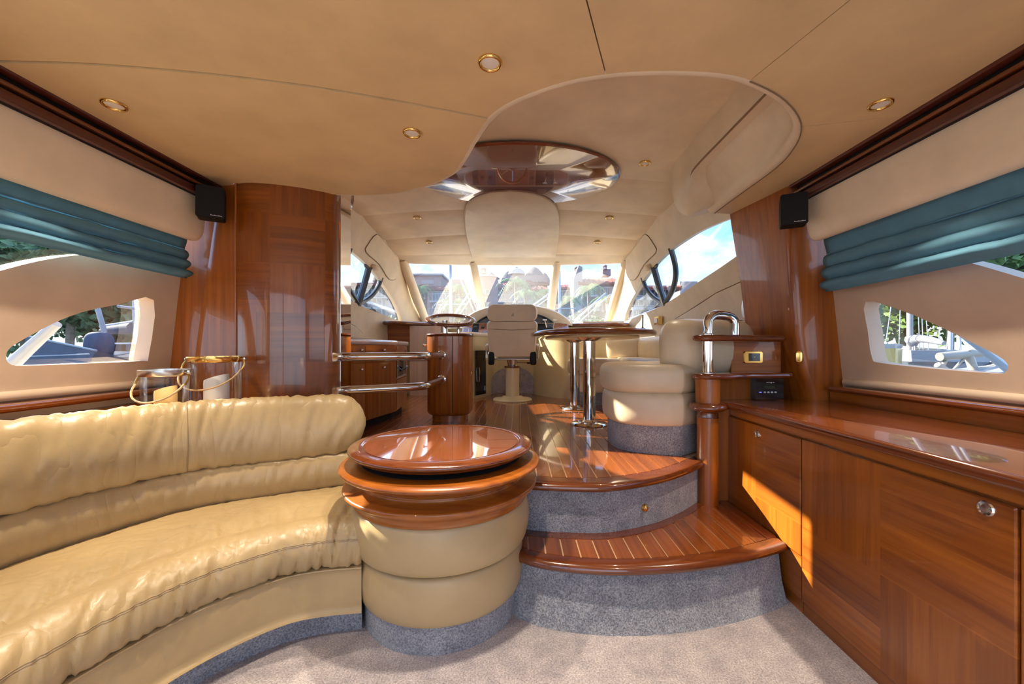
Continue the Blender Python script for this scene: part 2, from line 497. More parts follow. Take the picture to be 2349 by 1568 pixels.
# upper floor
up = thing('floor_upper', (0, 3, Z2), 'raised wheelhouse floor of dark planks with pale inlay lines', None, kind='structure')
arc = circle_pts(128, 22, .465)
outline = [Vector((-1.20, 2.66)), Vector((-.82, 2.46))] + arc + E2[2:] + [Vector((1.09, 2.42)), Vector((1.60, 2.46)), Vector((1.80, 2.95)), Vector((1.84, 5.0)), Vector((1.6, 6.6)), Vector((-1.8, 6.6)), Vector((-2.0, 5.0)), Vector((-2.02, 2.66))]
MB().prism(outline, Z2 - .030, Z2 - .004).build('inlay_base', M['caulk'], up, smooth=0)
PW, GAP = .0775, .0062
x = -1.995
def front_y(x):
    if x > .065: return e_y(E2, x) + .095
    if x < -1.18: return 2.84
    d = (x - DRUM[0])
    yc = DRUM[1] + math.sqrt(max(0, .50 ** 2 - d * d)) if abs(d) < .5 else 2.0
    return max(yc, 2.12 if x > -.02 else lerp(2.72, 2.40, (x + 1.22) / 1.2), e_y(E2, max(x, 0)) + .095 if x > -.05 else 0)
while x < 1.09:
    x1 = x + PW - GAP
    if x1 < 1.05:
        ya, yb = front_y(x), front_y(x1)
        m = MB()
        m.add([(x, ya, Z2 - .02), (x1, yb, Z2 - .02), (x1, 5.9, Z2 - .02), (x, 5.9, Z2 - .02), (x, ya, Z2), (x1, yb, Z2), (x1, 5.9, Z2), (x, 5.9, Z2)],
              [(0, 3, 2, 1), (4, 5, 6, 7), (0, 1, 5, 4), (1, 2, 6, 5), (2, 3, 7, 6), (3, 0, 4, 7)])
        m.build('plank', M['plank'], up, smooth=0)
    x += PW
edge = E2[2:]
inner = [Vector((p.x, p.y + .09)) for p in edge]
m = MB(); m.grid([[(p.x, p.y, Z2) for p in edge], [(p.x, p.y, Z2) for p in inner], [(p.x, p.y, Z2 - .02) for p in inner], [(p.x, p.y, Z2 - .02) for p in edge]], close_col=True)
m.build('border_plank', M['nosing'], up)
def nosing(path, z, r, parent):
    rows = []
    for k in range(9):
        a = R(90 - 180 * k / 8)
        off = offset_path(path, r * 1.1 * math.cos(a))
        rows.append([(p.x, p.y, z - r + r * math.sin(a)) for p in off])
    rows.append([(p.x, p.y + .03, z - 2 * r) for p in path]); rows.append([(p.x, p.y + .03, z) for p in path])
    MB().grid(rows, close_col=True, caps=False).build('nosing', M['nosing'], parent)
nosing(edge, Z2 + .001, .021, up)
def riser(path, z0, z1, name, parent, flare=0.0):
    a = [Vector((p.x, p.y + .028)) for p in path]; b = [Vector((p.x, p.y + .10)) for p in path]
    MB().grid([[(p.x, p.y - flare, z0) for p in a], [(p.x, p.y - flare * .4, lerp(z0, z1, .4)) for p in a], [(p.x, p.y, z1) for p in a], [(p.x, p.y, z1) for p in b], [(p.x, p.y, z0) for p in b]], close_col=True).build(name, M['carpet_blue'], parent)
riser(E2[1:], Z1, Z2 - .042, 'riser', up)
# round floor light in the riser
k = thing('step_light', (.655, 2.072, .375), 'small round brass light set in the upper carpeted riser', 'light')
MM = Matrix.Translation((.655, 2.072, .375)) @ Matrix.Rotation(R(-28), 4, 'Z') @ Matrix.Rotation(R(90), 4, 'X')
m = MB(); m.m = MM; m.lathe([(.004, .014), (.014, .012), (.019, .006), (.019, -.008)], n=24); m.build('rim', M['brass'], k)
m = MB(); m.m = MM; m.lathe([(.0005, .017), (.008, .0155), (.009, .012)], n=20); m.build('lens', M['brass'], k)

# lower tread
st = thing('floor_step', (.5, 1.8, Z1), 'lower curved stair tread of dark planks above carpeted riser', None, kind='structure')
back = [Vector((p.x, p.y + .04)) for p in E2[1:]]
outl = E1[:] + [Vector((1.272, 2.46)), Vector((1.19, 2.46))] + back[::-1]
MB().prism(outl, Z1 - .030, Z1 - .004).build('inlay_base', M['caulk'], st, smooth=0)
x = -.03
while x < 1.27:
    x1 = min(x + PW - GAP, 1.268)
    ya, yb = e_y(E1, x) + .050, e_y(E1, x1) + .050
    yc, yd = (e_y(E2, x) - .01, e_y(E2, x1) - .01) if x < 1.0 else (2.44, 2.44)
    if x < 1.0 and x1 > 1.0: yd = yc + .06
    if x1 - x > .02 and yc - ya > .02:
        m = MB()
        m.add([(x, ya, Z1 - .02), (x1, yb, Z1 - .02), (x1, yd, Z1 - .02), (x, yc, Z1 - .02), (x, ya, Z1), (x1, yb, Z1), (x1, yd, Z1), (x, yc, Z1)],
              [(0, 3, 2, 1), (4, 5, 6, 7), (0, 1, 5, 4), (1, 2, 6, 5), (2, 3, 7, 6), (3, 0, 4, 7)])
        m.build('plank', M['plank'], st, smooth=0)
    x += PW
inner = [Vector((p.x, p.y + .045)) for p in E1]
MB().grid([[(p.x, p.y, Z1) for p in E1], [(p.x, p.y, Z1) for p in inner], [(p.x, p.y, Z1 - .02) for p in inner], [(p.x, p.y, Z1 - .02) for p in E1]], close_col=True).build('border_plank', M['nosing'], st)
rear = [Vector((p.x, p.y + .032)) for p in E2[1:]]; rear2 = [Vector((p.x, p.y - .035)) for p in E2[1:]]
MB().grid([[(p.x, p.y, Z1 + .002) for p in rear2], [(p.x, p.y, Z1 + .002) for p in rear], [(p.x, p.y, Z1 - .02) for p in rear], [(p.x, p.y, Z1 - .02) for p in rear2]], close_col=True).build('border_plank', M['nosing'], st)
nosing(E1, Z1 + .001, .023, st)
riser(E1, 0.0, Z1 - .045, 'riser', st, .070)

# ------------------------------------------------------------------ saloon ceiling in panels
C = spline([(-1.18, 2.57), (-1.0, 2.575), (-.806, 2.545), (-.62, 2.46), (-.493, 2.374), (-.37, 2.245), (-.29, 2.077), (-.219, 1.904), (-.132, 1.725), (-.0175, 1.603), (.179, 1.491),
            (.364, 1.446), (.551, 1.436), (.73, 1.449), (.862, 1.486), (1.034, 1.576), (1.19, 1.70), (1.296, 1.828), (1.37, 1.987), (1.42, 2.2), (1.43, 2.61), (1.44, 2.93)], 4)
def nearest(path, p): return min(range(len(path)), key=lambda i: (path[i] - Vector(p)).length)
iL, iB, iCc, iD = nearest(C, (-.13, 1.72)), nearest(C, (.315, 1.455)), nearest(C, (.854, 1.486)), nearest(C, (1.275, 1.8))
sL = spline([(-1.86, 1.382), (-1.583, 1.391), (-1.373, 1.41), (-1.095, 1.451), (-.81, 1.511), (-.507, 1.598), tuple(C[iL])], 5)
XL, XR, YA = -1.86, 1.667, -2.2
ceil = thing('ceiling', (0, 0, ZC), 'padded beige saloon ceiling in seamed panels', None, kind='structure')
panels = [
    sL + C[:iL][::-1] + [Vector((-1.70, 2.39)), Vector((-1.78, 2.44)), Vector((XL, 2.44))],
    [Vector((XL, YA)), Vector((-.70, YA)), Vector((-.35, -.2)), Vector((.194, 1.1425))] + [C[iB]] + C[iL:iB][::-1] + sL[::-1][1:],
    [Vector((-.70, YA)), Vector((1.55, YA)), Vector((1.22, .2)), Vector((.95, 1.1425))] + [C[iCc]] + C[iB:iCc][::-1] + [Vector((.194, 1.1425)), Vector((-.35, -.2))],
    [Vector((1.55, YA)), Vector((XR, YA)), Vector((XR, 1.71))] + [C[iD]] + C[iCc:iD][::-1] + [Vector((.95, 1.1425)), Vector((1.22, .2))],
    [C[iD], Vector((XR, 1.71)), Vector((XR, 2.44)), Vector((1.655, 2.47)), Vector((1.575, 2.96))] + C[iD + 1:][::-1],
]
LIGHTS_LOW = [(-.10, 1.39), (-.49, 1.83), (1.477, 1.626), (-1.645, 1.62)]
for i, p in enumerate(panels):
    q = offset_poly(p, -.0022)
    lift = .006 if i == 0 else 0.0
    m = MB(); m.sheet(q, [], lambda u, w, l=lift: (u, w, ZC - l + .03 * smooth((w - 2.0) / .6) * 0), .14, lambda u, w: (0, 0, .03))
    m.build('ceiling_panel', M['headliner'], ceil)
m = MB(); m.sheet([(XL - .06, YA), (XR + .06, YA)] + [(XR + .06, 1.3)] + [(1.3, 1.3), (.6, 1.2), (-.3, 1.45), (-.6, 2.2), (-1.15, 2.42), (-1.7, 2.35), (XL - .06, 2.35)], [], lambda u, w: (u, w, ZC + .034), .4)
m.build('ceiling_backing', M['seam'], ceil, smooth=0)

# opening edge: soft roll and upstand to the wheelhouse ceiling
inw = []
for p, nrm in zip(C, normals2(C, False)):
    d = Vector((.45, 2.7)) - p
    inw.append(nrm.normalized() * (1 if nrm.dot(d) > 0 else -1))
rows = []
for off, z in ((-.012, 2.206), (0, 2.199), (.014, 2.196), (.026, 2.203), (.032, 2.216), (.030, 2.232), (.02, 2.25), (.012, 2.29), (.01, 2.36), (.008, 2.42), (.004, 2.66)):
    row = []
    for p, d in zip(C, inw):
        q = p + d * off
        wgt = smooth((p.x - .95) / .35)
        if wgt > 0:
            cove = {2.206: 0, 2.199: 0, 2.196: 0, 2.203: .04, 2.216: .085, 2.232: .14, 2.25: .22, 2.29: .45, 2.36: .80, 2.42: 1.0, 2.66: 1.0}[z]
            tx = lerp(q.x, min(q.x, 1.245), cove)
            q = Vector((lerp(q.x, tx, wgt), q.y))
        row.append((q.x, q.y, z))
    rows.append(row)
MB().grid(rows).build('opening_roll', M['cream'], ceil, smooth=60)
# piping seams on the cove
m = MB(); m.tube([(p.x - .0, p.y, 2.1965) for p in C[iCc:]], .0028, 6); m.build('piping', M['seam'], ceil)

# side coamings of the raised part (starboard, and mirrored to port)
def coaming(mir):
    sec = [(1.165, 2.66), (1.168, 2.52), (1.175, 2.42), (1.195, 2.34), (1.24, 2.275), (1.30, 2.238), (1.37, 2.225), (1.47, 2.25), (1.54, 2.36), (1.54, 2.66)]
    sp = spline(sec, 3); rows = []
    for y in [1.62, 2.0, 2.4, 2.66, 2.74, 2.82, 2.9, 3.0, 3.09, 3.16, 3.22, 3.27, 3.305]:
        k = max(0, (y - 2.94) / .37); t = 1 - math.sqrt(max(0, 1 - k * k)) * 1.0
        row = []
        for a in sp:
            lo = lerp(2.415, 2.0, smooth((y - 2.66) / .30))
            x = lerp(a[0], 1.42, t * .9); z = lerp(max(a[1], lo), 2.60, t * .35)
            row.append(((MIR - x) if mir else x, y, z))
        rows.append(row)
    m = MB(); m.grid(rows); m.add(rows[-1], [tuple(range(len(sp)))])
    return m
coaming(False).build('coaming', M['cream'], ceil, smooth=60)
m = MB(); m.tube(spline([(1.172, 1.72, 2.414), (1.176, 1.9, 2.413), (1.176, 2.3, 2.413), (1.177, 2.64, 2.412), (1.186, 2.74, 2.39), (1.21, 2.82, 2.33)], 5), .006, 6); m.build('piping', M['seam'], ceil)
cl = coaming(True)
cl.build('coaming', M['cream'], ceil, smooth=60)
# polished strip bent round the end of the port coaming
m = MB(); rows = []
for t in range(15):
    a = R(-80 + 145 * t / 14)
    c = Vector((MIR - 1.40, 3.0, 2.45))
    rows.append([(c.x + .235 * math.cos(a) * .95, c.y + .235 + dy, c.z + .235 * math.sin(a)) for dy in (-.0, .05)])
m.grid(rows); m.build('polished_strip', M['panel_gloss'], ceil)

# ------------------------------------------------------------------ wheelhouse ceiling
cu_ = thing('ceiling_upper', (0, 4, ZU), 'cream wheelhouse ceiling in padded bands above the helm', None, kind='structure')
def z_up(x, y):
    zc = 2.63 - .075 * smooth((y - 4.3) / 1.7)
    return zc - .045 * ((x + .09) / 1.6) ** 2
bands = [(1.3, 3.35), (3.35, 4.15), (4.15, 4.97), (4.97, 5.82)]
def cx_r(y): return interp(y, [(1.3, 1.72), (2.8, 1.60), (3.2, 1.50), (3.85, 1.46), (4.7, 1.49), (5.85, 1.56)])
for y0, y1 in bands:
    ys = [lerp(y0 + .0, y1, t / 12) for t in range(13)]
    rows = []
    for j, y in enumerate(ys):
        t = j / 12
        dip = -.022 * (1 - (2 * t - 1) ** 4) + .012
        row = []
        for i in range(25):
            u = -1 + 2 * i / 24
            xr = cx_r(y); xc = -.09; x = xc + u * (xr - xc)
            yy = y - .10 * (1 - u * u) * (0 if y0 < 2 and j == 0 else 1) + .05
            row.append((x, yy, z_up(x, yy) + dip))
        rows.append(row)
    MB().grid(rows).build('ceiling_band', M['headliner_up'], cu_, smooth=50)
# roof shell above everything
MB().box((-2.02, -2.35, 2.70), (1.84, 5.75, 2.78)).build('roof', M['gel'], kind='structure', label='cream moulded roof shell above the cabin', smooth=0)

# ------------------------------------------------------------------ wheelhouse sides with the big curved side windows
def S(y, z):
    A = interp(y, [(2.5, 1.82), (4, 1.84), (5, 1.82), (5.6, 1.765), (6, 1.71), (6.5, 1.605), (6.9, 1.49), (7.3, 1.36)])
    B = interp(y, [(2.5, .40), (4, .385), (5, .33), (5.8, .24), (6.9, .15)])
    if z < 1.6: return A - .05 * (1.6 - z)
    return A - B * (z - 1.6)
def on_side(px, py):
    lo, hi = 2.0, 7.4
    for _ in range(50):
        y = (lo + hi) / 2; p = at(px, py, y)
        if p.x < S(y, p.z): lo = y
        else: hi = y
    return (lo, at(px, py, lo).z)
hole = [on_side(*p) for p in [(1432, 737), (1437, 715), (1450, 685), (1475, 643), (1500, 610), (1530, 580), (1560, 558), (1600, 533), (1650, 511), (1684, 499)]]
hole += [(2.99, hole[-1][1] - .01), (2.99, 1.945)] + [on_side(*p) for p in [(1694, 584), (1650, 615), (1600, 648), (1550, 682), (1510, 705), (1470, 722)]]
hole = [tuple(p) for p in spline([(a, b) for a, b in hole[:10]], 4)] + [tuple(p) for p in spline([(a, b) for a, b in hole[10:]], 3)]
hole = [(p[0], p[1]) for p in hole]
side_out = [(2.93, Z2 - .04), (6.9, Z2 - .04), (6.9, 1.66), (6.62, 1.868), (6.35, 2.067), (6.07, 2.273), (5.82, 2.47), (5.82, 2.60), (4.7, 2.64), (2.93, 2.68)]
for mir in (False, True):
    fx = (lambda x: MIR - x) if mir else (lambda x: x)
    sg = -1 if mir else 1
    nm = 'left' if mir else 'right'
    if mir: hole = [(a, b - .10 * smooth(1 - abs(a - 3.62) / .62)) if b < 1.98 and a < 4.3 else (a, b) for a, b in hole]  # port sill lowered aft, out of view, to let sun reach the floor
    w_ = thing('wall_upper_' + nm, (fx(1.8), 4.5, Z2), ('port' if mir else 'starboard') + ' wheelhouse side in cream vinyl with sweeping window arch', None, kind='structure')
    MB().sheet(side_out, [clip(hole, 0, 3.66, True), clip(hole, 0, 4.06, False)] if mir else [hole], lambda u, w: (fx(S(u, w)), u, w), .16, lambda u, w: (sg * .055, 0, .012)).build('lining', M['cream'], w_)  # port: unseen wall strip added across the window to shape the floor sunlight
    # raised trim pad on the arch, with its seam
    pad = [on_side(*p) for p in [(1437, 598), (1452, 575), (1466, 556), (1482, 538), (1500, 560), (1505, 578), (1478, 606), (1458, 640), (1440, 634)]]
    MB().sheet([tuple(p) for p in spline(pad, 3, True)], [], lambda u, w: (fx(S(u, w) - .010), u, w), .08, lambda u, w: (sg * .012, 0, 0)).build('trim_pad', M['cream'], w_)
    gp = offset_poly([Vector(p) for p in spline(pad, 3, True)], .006)
    m = MB(); m.tube([(fx(S(p.x, p.y) - .003), p.x, p.y) for p in gp], .0028, 6, closed=True); m.build('piping', M['seam'], w_)
    # inset lower panel
    low = [(3.0, 1.74), (3.6, 1.70), (4.3, 1.60), (4.85, 1.50), (5.05, 1.42), (5.12, 1.30), (5.10, 1.12), (5.0, 1.0), (3.0, 1.0)]
    if mir: low = [(y, z - .03) for y, z in low]
    lowp = [Vector(p) for p in low]
    MB().sheet([tuple(p) for p in lowp], [], lambda u, w: (fx(S(u, w) - .016), u, w), .14, lambda u, w: (sg * .02, 0, 0)).build('side_panel', M['cream'], w_)
    m = MB(); m.tube([(fx(S(p.x, p.y) - .004), p.x, p.y) for p in offset_poly(lowp, .008)], .005, 6, closed=True); m.build('piping', M['seam'], w_)
    if not mir:
        m = MB(); q = Vector((1.74, 3.06, 1.62)); m.m = Matrix.Translation((S(3.1, 1.55) - .02, 3.12, 1.55)) @ Matrix.Rotation(R(90), 4, 'Y') @ Matrix.Rotation(R(20), 4, 'Z')
        m.lathe([(.001, .012), (.10, .010), (.13, -.008), (.14, -.02)], n=28, sx=.8, sy=.5); m.build('recess_cover', M['steel'], w_)
    # glass
    g = thing('window_%d' % (2 if mir else 1), (fx(1.8), 4.5, 1.7), ('port' if mir else 'starboard') + ' curved wheelhouse side window with opening pane', None, kind='structure')
    MB().sheet([tuple(p) for p in offset_poly([Vector(h) for h in hole], .03)], [], lambda u, w: (fx(S(u, w) + .045), u, w), .3).build('pane', M['glass'], g)
    # opening light: D shaped dark frame with a slanting bar
    def bar(pts, r, nm2, off=.02):
        pp = [on_side(*p) for p in pts]
        q = spline(pp, 5)
        m = MB(); m.tube([(fx(S(p[0], p[1]) + off), p[0], p[1]) for p in q], r, 8); m.build(nm2, M['rubber'], g)
    bar([(1534, 568), (1543, 600), (1546, 630), (1540, 662), (1530, 682), (1521, 697)], .030, 'frame_bar')
    bar([(1470, 636), (1478, 658), (1490, 676), (1504, 688), (1519, 696)], .028, 'frame_bar')
    bar([(1496, 612), (1505, 645), (1514, 675), (1522, 700)], .040, 'frame_bar')
    bar([(1534, 570), (1518, 582), (1503, 598), (1503, 610), (1494, 616)], .018, 'frame_bar')
    bar([(1470, 638), (1476, 630), (1484, 622)], .014, 'frame_bar')
    # latch knuckle
    m = MB(); p = on_side(1490, 614); m.cushion((fx(S(*p) - .02), p[0], p[1]), (.09, .16, .07)); m.build('latch', M['cream'], g)

# ------------------------------------------------------------------ windscreen
def wt_(x): return Vector((x, 6.05 - .25 * ((x + .09) / 1.6) ** 2, 2.475))
def wb_(x): return Vector((x, 7.5 - .6 * ((x + .09) / 1.6) ** 2, 1.64))
TOPX = [-1.67, -.69, .575, 1.545]; BOTX = [-1.56, -.63, .55, 1.49]
scr = thing('window_3', (0, 6.8, 1.7), 'three part raked windscreen ahead of the helm', None, kind='structure')
for a in range(3):
    rows = []
    for j in range(7):
        t = j / 6
        row = []
        for i in range(11):
            s_ = i / 10
            p, q = wt_(lerp(TOPX[a], TOPX[a + 1], s_)), wb_(lerp(BOTX[a], BOTX[a + 1], s_))
            row.append(p.lerp(q, t))
        rows.append(row)
    MB().grid(rows).build('pane', M['glass'], scr)
for a in (1, 2):
    p, q = wt_(TOPX[a]) + Vector((0, -.05, .06)), wb_(BOTX[a]) + Vector((0, -.05, -.02))
    m = MB(); m.tube([p.lerp(q, t / 8) for t in range(9)], [.062, .066, .066, .068, .070, .072, .074, .076, .078], 14); m.build('mullion', M['cream'], scr)
# header between ceiling and glass
rows = []
for dy, z in ((-.42, 2.62), (-.30, 2.548), (-.22, 2.535), (-.10, 2.505), (-.02, 2.475), (.02, 2.468), (.05, 2.50), (.05, 2.62)):
    rows.append([(x, wt_(x).y + dy, z - .02 * ((x + .09) / 1.6) ** 2) for x in [lerp(-1.76, 1.58, i / 30) for i in range(31)]])
MB().grid(rows).build('wall_header', M['cream'], kind='structure', label='cream padded header above the windscreen', smooth=60)
# A pillars: padded bars along the windscreen sides
for k, (tx, bx) in enumerate(((TOPX[0], BOTX[0]), (TOPX[3], BOTX[3]))):
    sg = -1 if k == 0 else 1
    p, q = wt_(tx) + Vector((sg * .02, -.03, .03)), wb_(bx) + Vector((sg * .03, -.02, -.05))
    m = MB(); m.tube([p.lerp(q, t / 8) for t in range(9)], .07, 14)
    m.build('trim_%d' % (k + 1), M['cream'], kind='structure', label=('port' if k == 0 else 'starboard') + ' cream padded pillar beside the windscreen')
# dash shelf behind the windscreen
xs_ = [lerp(-1.66, 1.50, i / 24) for i in range(25)]
front = [Vector((1.62, 6.12)), Vector((1.0, 6.20)), Vector((.85, 6.35)), Vector((-1.03, 6.35)), Vector((-1.2, 6.22)), Vector((-1.80, 6.12))]
MB().prism([Vector((x, wb_(x).y + .02)) for x in xs_] + front, 1.56, 1.625).build('wall_dash_shelf', M['gel'], kind='structure', label='cream dashboard shelf below the windscreen', smooth=30)
# front bulkhead
m = MB(); m.box((-1.95, 6.30, Z2 - .04), (1.78, 6.36, 1.57)); m.build('wall_front', M['console'], kind='structure', label='yellowish cream bulkhead below the dashboard', smooth=0)

# ------------------------------------------------------------------ saloon sides
def WX(z): return interp(z, [(0, 2.02), (.95, 2.0), (1.6, 1.93), (2.2, 1.84)])
WALLTOP = [(2.52, 1.74), (2.15, 1.71), (1.92, 1.655), (1.74, 1.585), (1.54, 1.475), (1.2, 1.28), (.9, 1.08), (.72, .95)]
for mir in (False, True):
    fx = (lambda x: MIR + .02 - x) if mir else (lambda x: x)
    sg = -1 if mir else 1
    nm = 'left' if mir else 'right'
    wx = 2.0
    if mir:
        tri = [(338, 688), (260, 698), (190, 712), (130, 733), (70, 765), (22, 795), (12, 815), (22, 834), (60, 838), (200, 833), (325, 827), (340, 815)]
    else:
        tri = [(2000, 692), (2080, 712), (2150, 742), (2225, 780), (2290, 815), (2312, 836), (2305, 852), (2280, 856), (2150, 846), (2020, 832), (2001, 820), (1998, 760)]
    X0 = fx(1.98)
    tw = [(at_x(px, py, X0).y, at_x(px, py, X0).z) for px, py in tri]
    tw = [tuple(p) for p in spline(tw, 3, True)]
    topc = [tuple(p) for p in spline(WALLTOP, 5)]
    out = [(2.52, .86)] + topc + [(-2.2, .95), (-2.2, .86)]
    w_ = thing('wall_' + nm, (fx(2.0), 0, 0), ('port' if mir else 'starboard') + ' saloon side lined in beige vinyl with small swept window', None, kind='structure')
    MB().sheet(out, [tw], lambda u, w: (fx(WX(w)), u, w), .16, lambda u, w: (sg * .085, 0, 0)).build('lining', M['wall_vinyl'], w_)
    # rolled lower edge of the lining
    m = MB(); m.tube([(fx(1.992), y, 1.000) for y in (2.43, 2.0, 1.0, 0, -2.2)], .022, 14); m.build('bottom_roll', M['wall_vinyl'], w_)
    m = MB(); m.box(tuple(sorted((fx(1.93), fx(2.06)))[:1]) + (-2.2, -.05), tuple(sorted((fx(1.93), fx(2.06)))[1:]) + (2.9, .90)); m.build('hull_side', M['cherry_y'], w_, smooth=0)
    g = thing('window_%d' % (5 if mir else 4), (fx(2.0), 1, 1.2), ('port' if mir else 'starboard') + ' saloon side glazing behind the blind', None, kind='structure')
    MB().sheet([(2.54, .93), (2.54, 2.2), (-2.2, 2.2), (-2.2, .93)], [], lambda u, w: (fx(WX(w) + .10), u, w), .6).build('pane', M['glass'], g)
    m = MB(); m.box((min(fx(1.86), fx(1.98)), -2.2, 2.10), (max(fx(1.86), fx(1.98)), 2.5, 2.24)); m.build('head_rail', M['cream'], g, smooth=0)
    for yy in (-.2, -2.15):
        m = MB(); m.grid([[(fx(WX(z) + a), yy + b, z) for a, b in ((0, 0), (.09, 0), (.09, .09), (0, .09))] for z in (.9, 1.5, 2.2)], close_row=True); m.build('post', M['cream'], g)
    # wooden ledge along the lining
    m = MB(); m.slab([Vector((fx(1.86), -2.2)), Vector((fx(1.86), 2.40)), Vector((fx(1.9), 2.44)), Vector((fx(1.99), 2.44)), Vector((fx(1.99), -2.2))], .945, .978)
    m.build('trim_%d' % (4 if mir else 3), M['nosing_y'], kind='structure', label='dark wooden ledge under the ' + ('port' if mir else 'starboard') + ' saloon window')
    # cornice: three mahogany mouldings with dark grooves
    c_ = thing('trim_%d' % (6 if mir else 5), (fx(1.68), 0, 2.1), 'stepped dark mahogany cornice along the ' + ('port' if mir else 'starboard') + ' ceiling edge', None, kind='structure')
    ylo, yhi = -2.2, 2.44
    def rail(xa, xb, za, zb, name, mt):
        m = MB(); m.m = None
        o = [Vector((min(fx(xa), fx(xb)), za)), Vector((max(fx(xa), fx(xb)), za)), Vector((max(fx(xa), fx(xb)), zb)), Vector((min(fx(xa), fx(xb)), zb))]
        o = rrect(o[0].x, o[1].x, za, zb, min(.006, (zb - za) * .4), 3)
        m.grid([[(p.x, ylo, p.y) for p in o], [(p.x, yhi, p.y) for p in o]], close_row=True, caps=True); m.build(name, mt, c_)
    rail(1.655, 1.70, 2.185, 2.215, 'moulding', M['cornice'])
    rail(1.675, 1.71, 2.143, 2.162, 'moulding', M['nosing_y'])
    rail(1.672, 1.72, 2.090, 2.128, 'moulding', M['cornice'])
    rail(1.705, 1.80, 2.085, 2.23, 'groove_back', M['dark'])
    # padded pelmet
    sec = [(1.715, 2.10), (1.716, 2.02), (1.722, 1.94), (1.732, 1.88), (1.748, 1.852), (1.775, 1.84), (1.80, 1.85), (1.815, 1.88), (1.82, 2.0), (1.82, 2.12), (1.77, 2.12)]
    o = spline(sec, 3, True)
    rows = []
    for y, k in ((-2.2, 1), (0, 1), (1.5, 1), (2.28, 1), (2.36, 1), (2.385, .93), (2.40, .75)):
        rows.append([(fx(lerp(1.77, p.x, k)), y, lerp(2.0, p.y, lerp(1, k, .6))) for p in o])
    m = MB(); m.grid(rows, close_row=True, caps=True)
    m.build('trim_%d' % (8 if mir else 7), M['pelmet'], kind='structure', label='padded cream pelmet above the ' + ('port' if mir else 'starboard') + ' blue blind', smooth=60)

# aft bulkhead behind the camera: wide open glazed doorway to the cockpit
aft = thing('wall_aft', (0, -2.2, 0), 'aft bulkhead with the wide cockpit doorway', None, kind='structure')
for lo, hi, mt in (((-2.3, -2.3, -.05), (-1.75, -2.2, 2.25), 'cherry_z'), ((1.6, -2.3, -.05), (2.15, -2.2, 2.25), 'cherry_z'), ((-1.75, -2.3, 2.1), (1.6, -2.2, 2.25), 'cherry_x')):
    MB().box(lo, hi).build('frame', M[mt], aft, smooth=0)
dr = thing('door_1', (-1.2, -2.25, 0), 'sliding glazed cockpit door pushed to port', None, kind='structure')
MB().box((-1.75, -2.27, 0), (-.7, -2.26, 2.1)).build('pane', M['glass'], dr, smooth=0)
m = MB()
for lo, hi in (((-.75, -2.29, 0), (-.68, -2.24, 2.1)),): m.box(lo, hi)
m.build('stile', M['chrome'], dr, smooth=0)
MB().box((-2.3, -5.2, -.12), (2.15, -2.3, -.02)).build('floor_cockpit', M['gel'], kind='structure', label='pale cockpit deck outside the doorway', smooth=0)
# hull closing the bow area below the dash and the sides of the wheelhouse
MB().box((-2.25, 2.6, -.06), (2.1, 7.0, Z2 - .055)).build('floor_hull', M['gel'], kind='structure', label='moulded hull under the raised floor', smooth=0)

# ------------------------------------------------------------------ starboard wood pillar
pr = thing('wall_pillar_right', (1.75, 2.6, .875), 'glossy cherry pillar between starboard saloon and wheelhouse windows', None, kind='structure')
rows = []
for z in [lerp(.535, 2.22, i / 22) for i in range(23)]:
    xi = interp(z, [(.53, 1.86), (.88, 1.805), (1.10, 1.745), (1.3, 1.712), (1.6, 1.692), (1.9, 1.672), (2.2, 1.652)])
    xf = interp(z, [(.53, 1.80), (1.0, 1.74), (1.27, 1.705), (1.7, 1.655), (2.2, 1.575)])
    plan = [(xf, 2.975), (lerp(xf, xi, .5), 2.70), (xi - .004, 2.50)]
    for k in range(1, 7):
        a = R(180 + 90 * k / 6); plan.append((xi + .045 + .049 * math.cos(a), 2.50 + .05 * math.sin(a)))
    plan += [(1.95, 2.452), (2.06, 2.455), (2.06, 2.975)]
    rows.append([(p[0], p[1], z) for p in plan])
MB().grid(rows, close_row=True, caps=True).build('pillar_body', M['cherry_z'], pr, smooth=50)

# ------------------------------------------------------------------ port wood bulkhead
pl = thing('wall_bulkhead_left', (-1.5, 2.5, 0), 'glossy cherry veneer bulkhead between sofa and galley', None, kind='structure')
front = spline([(-1.705, 2.40), (-1.62, 2.385), (-1.50, 2.40), (-1.35, 2.455), (-1.23, 2.53)], 6) + spline([(-1.205, 2.553), (-1.188, 2.585), (-1.182, 2.63)], 4)[1:]
rows = [[(p.x, p.y, z) for p in front] for z in (0, .8, 1.5, 2.22)]
m = MB(); m.grid(rows)
m.grid([[(-1.705, 2.40, z), (-1.705, 2.80, z)] for z in (0, 2.22)]); m.grid([[(-1.705, 2.80, z), (-1.20, 2.80, z)] for z in (0, 2.22)])
m.build('veneer_panel', M['veneer_xz'], pl, smooth=50)
m = MB(); m.box((-1.20, 2.632, .5), (-1.176, 2.79, 2.22)); m.build('mirror_edge', M['mirror'], pl, smooth=0)
m = MB(); m.tube([(-1.704, 2.398, 0), (-1.704, 2.398, 2.21)], .007, 10); m.build('corner_bead', M['cherry_z'], pl)
rows = []
for z in [lerp(.5, 2.22, i / 14) for i in range(15)]:
    rows.append([(-1.69, 2.44, z), (-1.80, 2.47, z), (-1.92, 2.47, z), (-2.08, 2.455, z), (-2.2, 2.45, z)])
MB().grid(rows).build('side_panel', M['cherry_z'], pl, smooth=60)
rows = []
for z in [lerp(.86, 2.2, i / 14) for i in range(15)]:
    xo = interp(z, [(.86, -2.02), (1.2, -1.985), (1.6, -1.93), (2.2, -1.84)])
    rows.append([(-1.705, 2.415, z), (-1.74, 2.42, z), (xo + .06, 2.425, z), (xo + .02, 2.43, z), (xo, 2.45, z), (xo - .01, 2.50, z)])
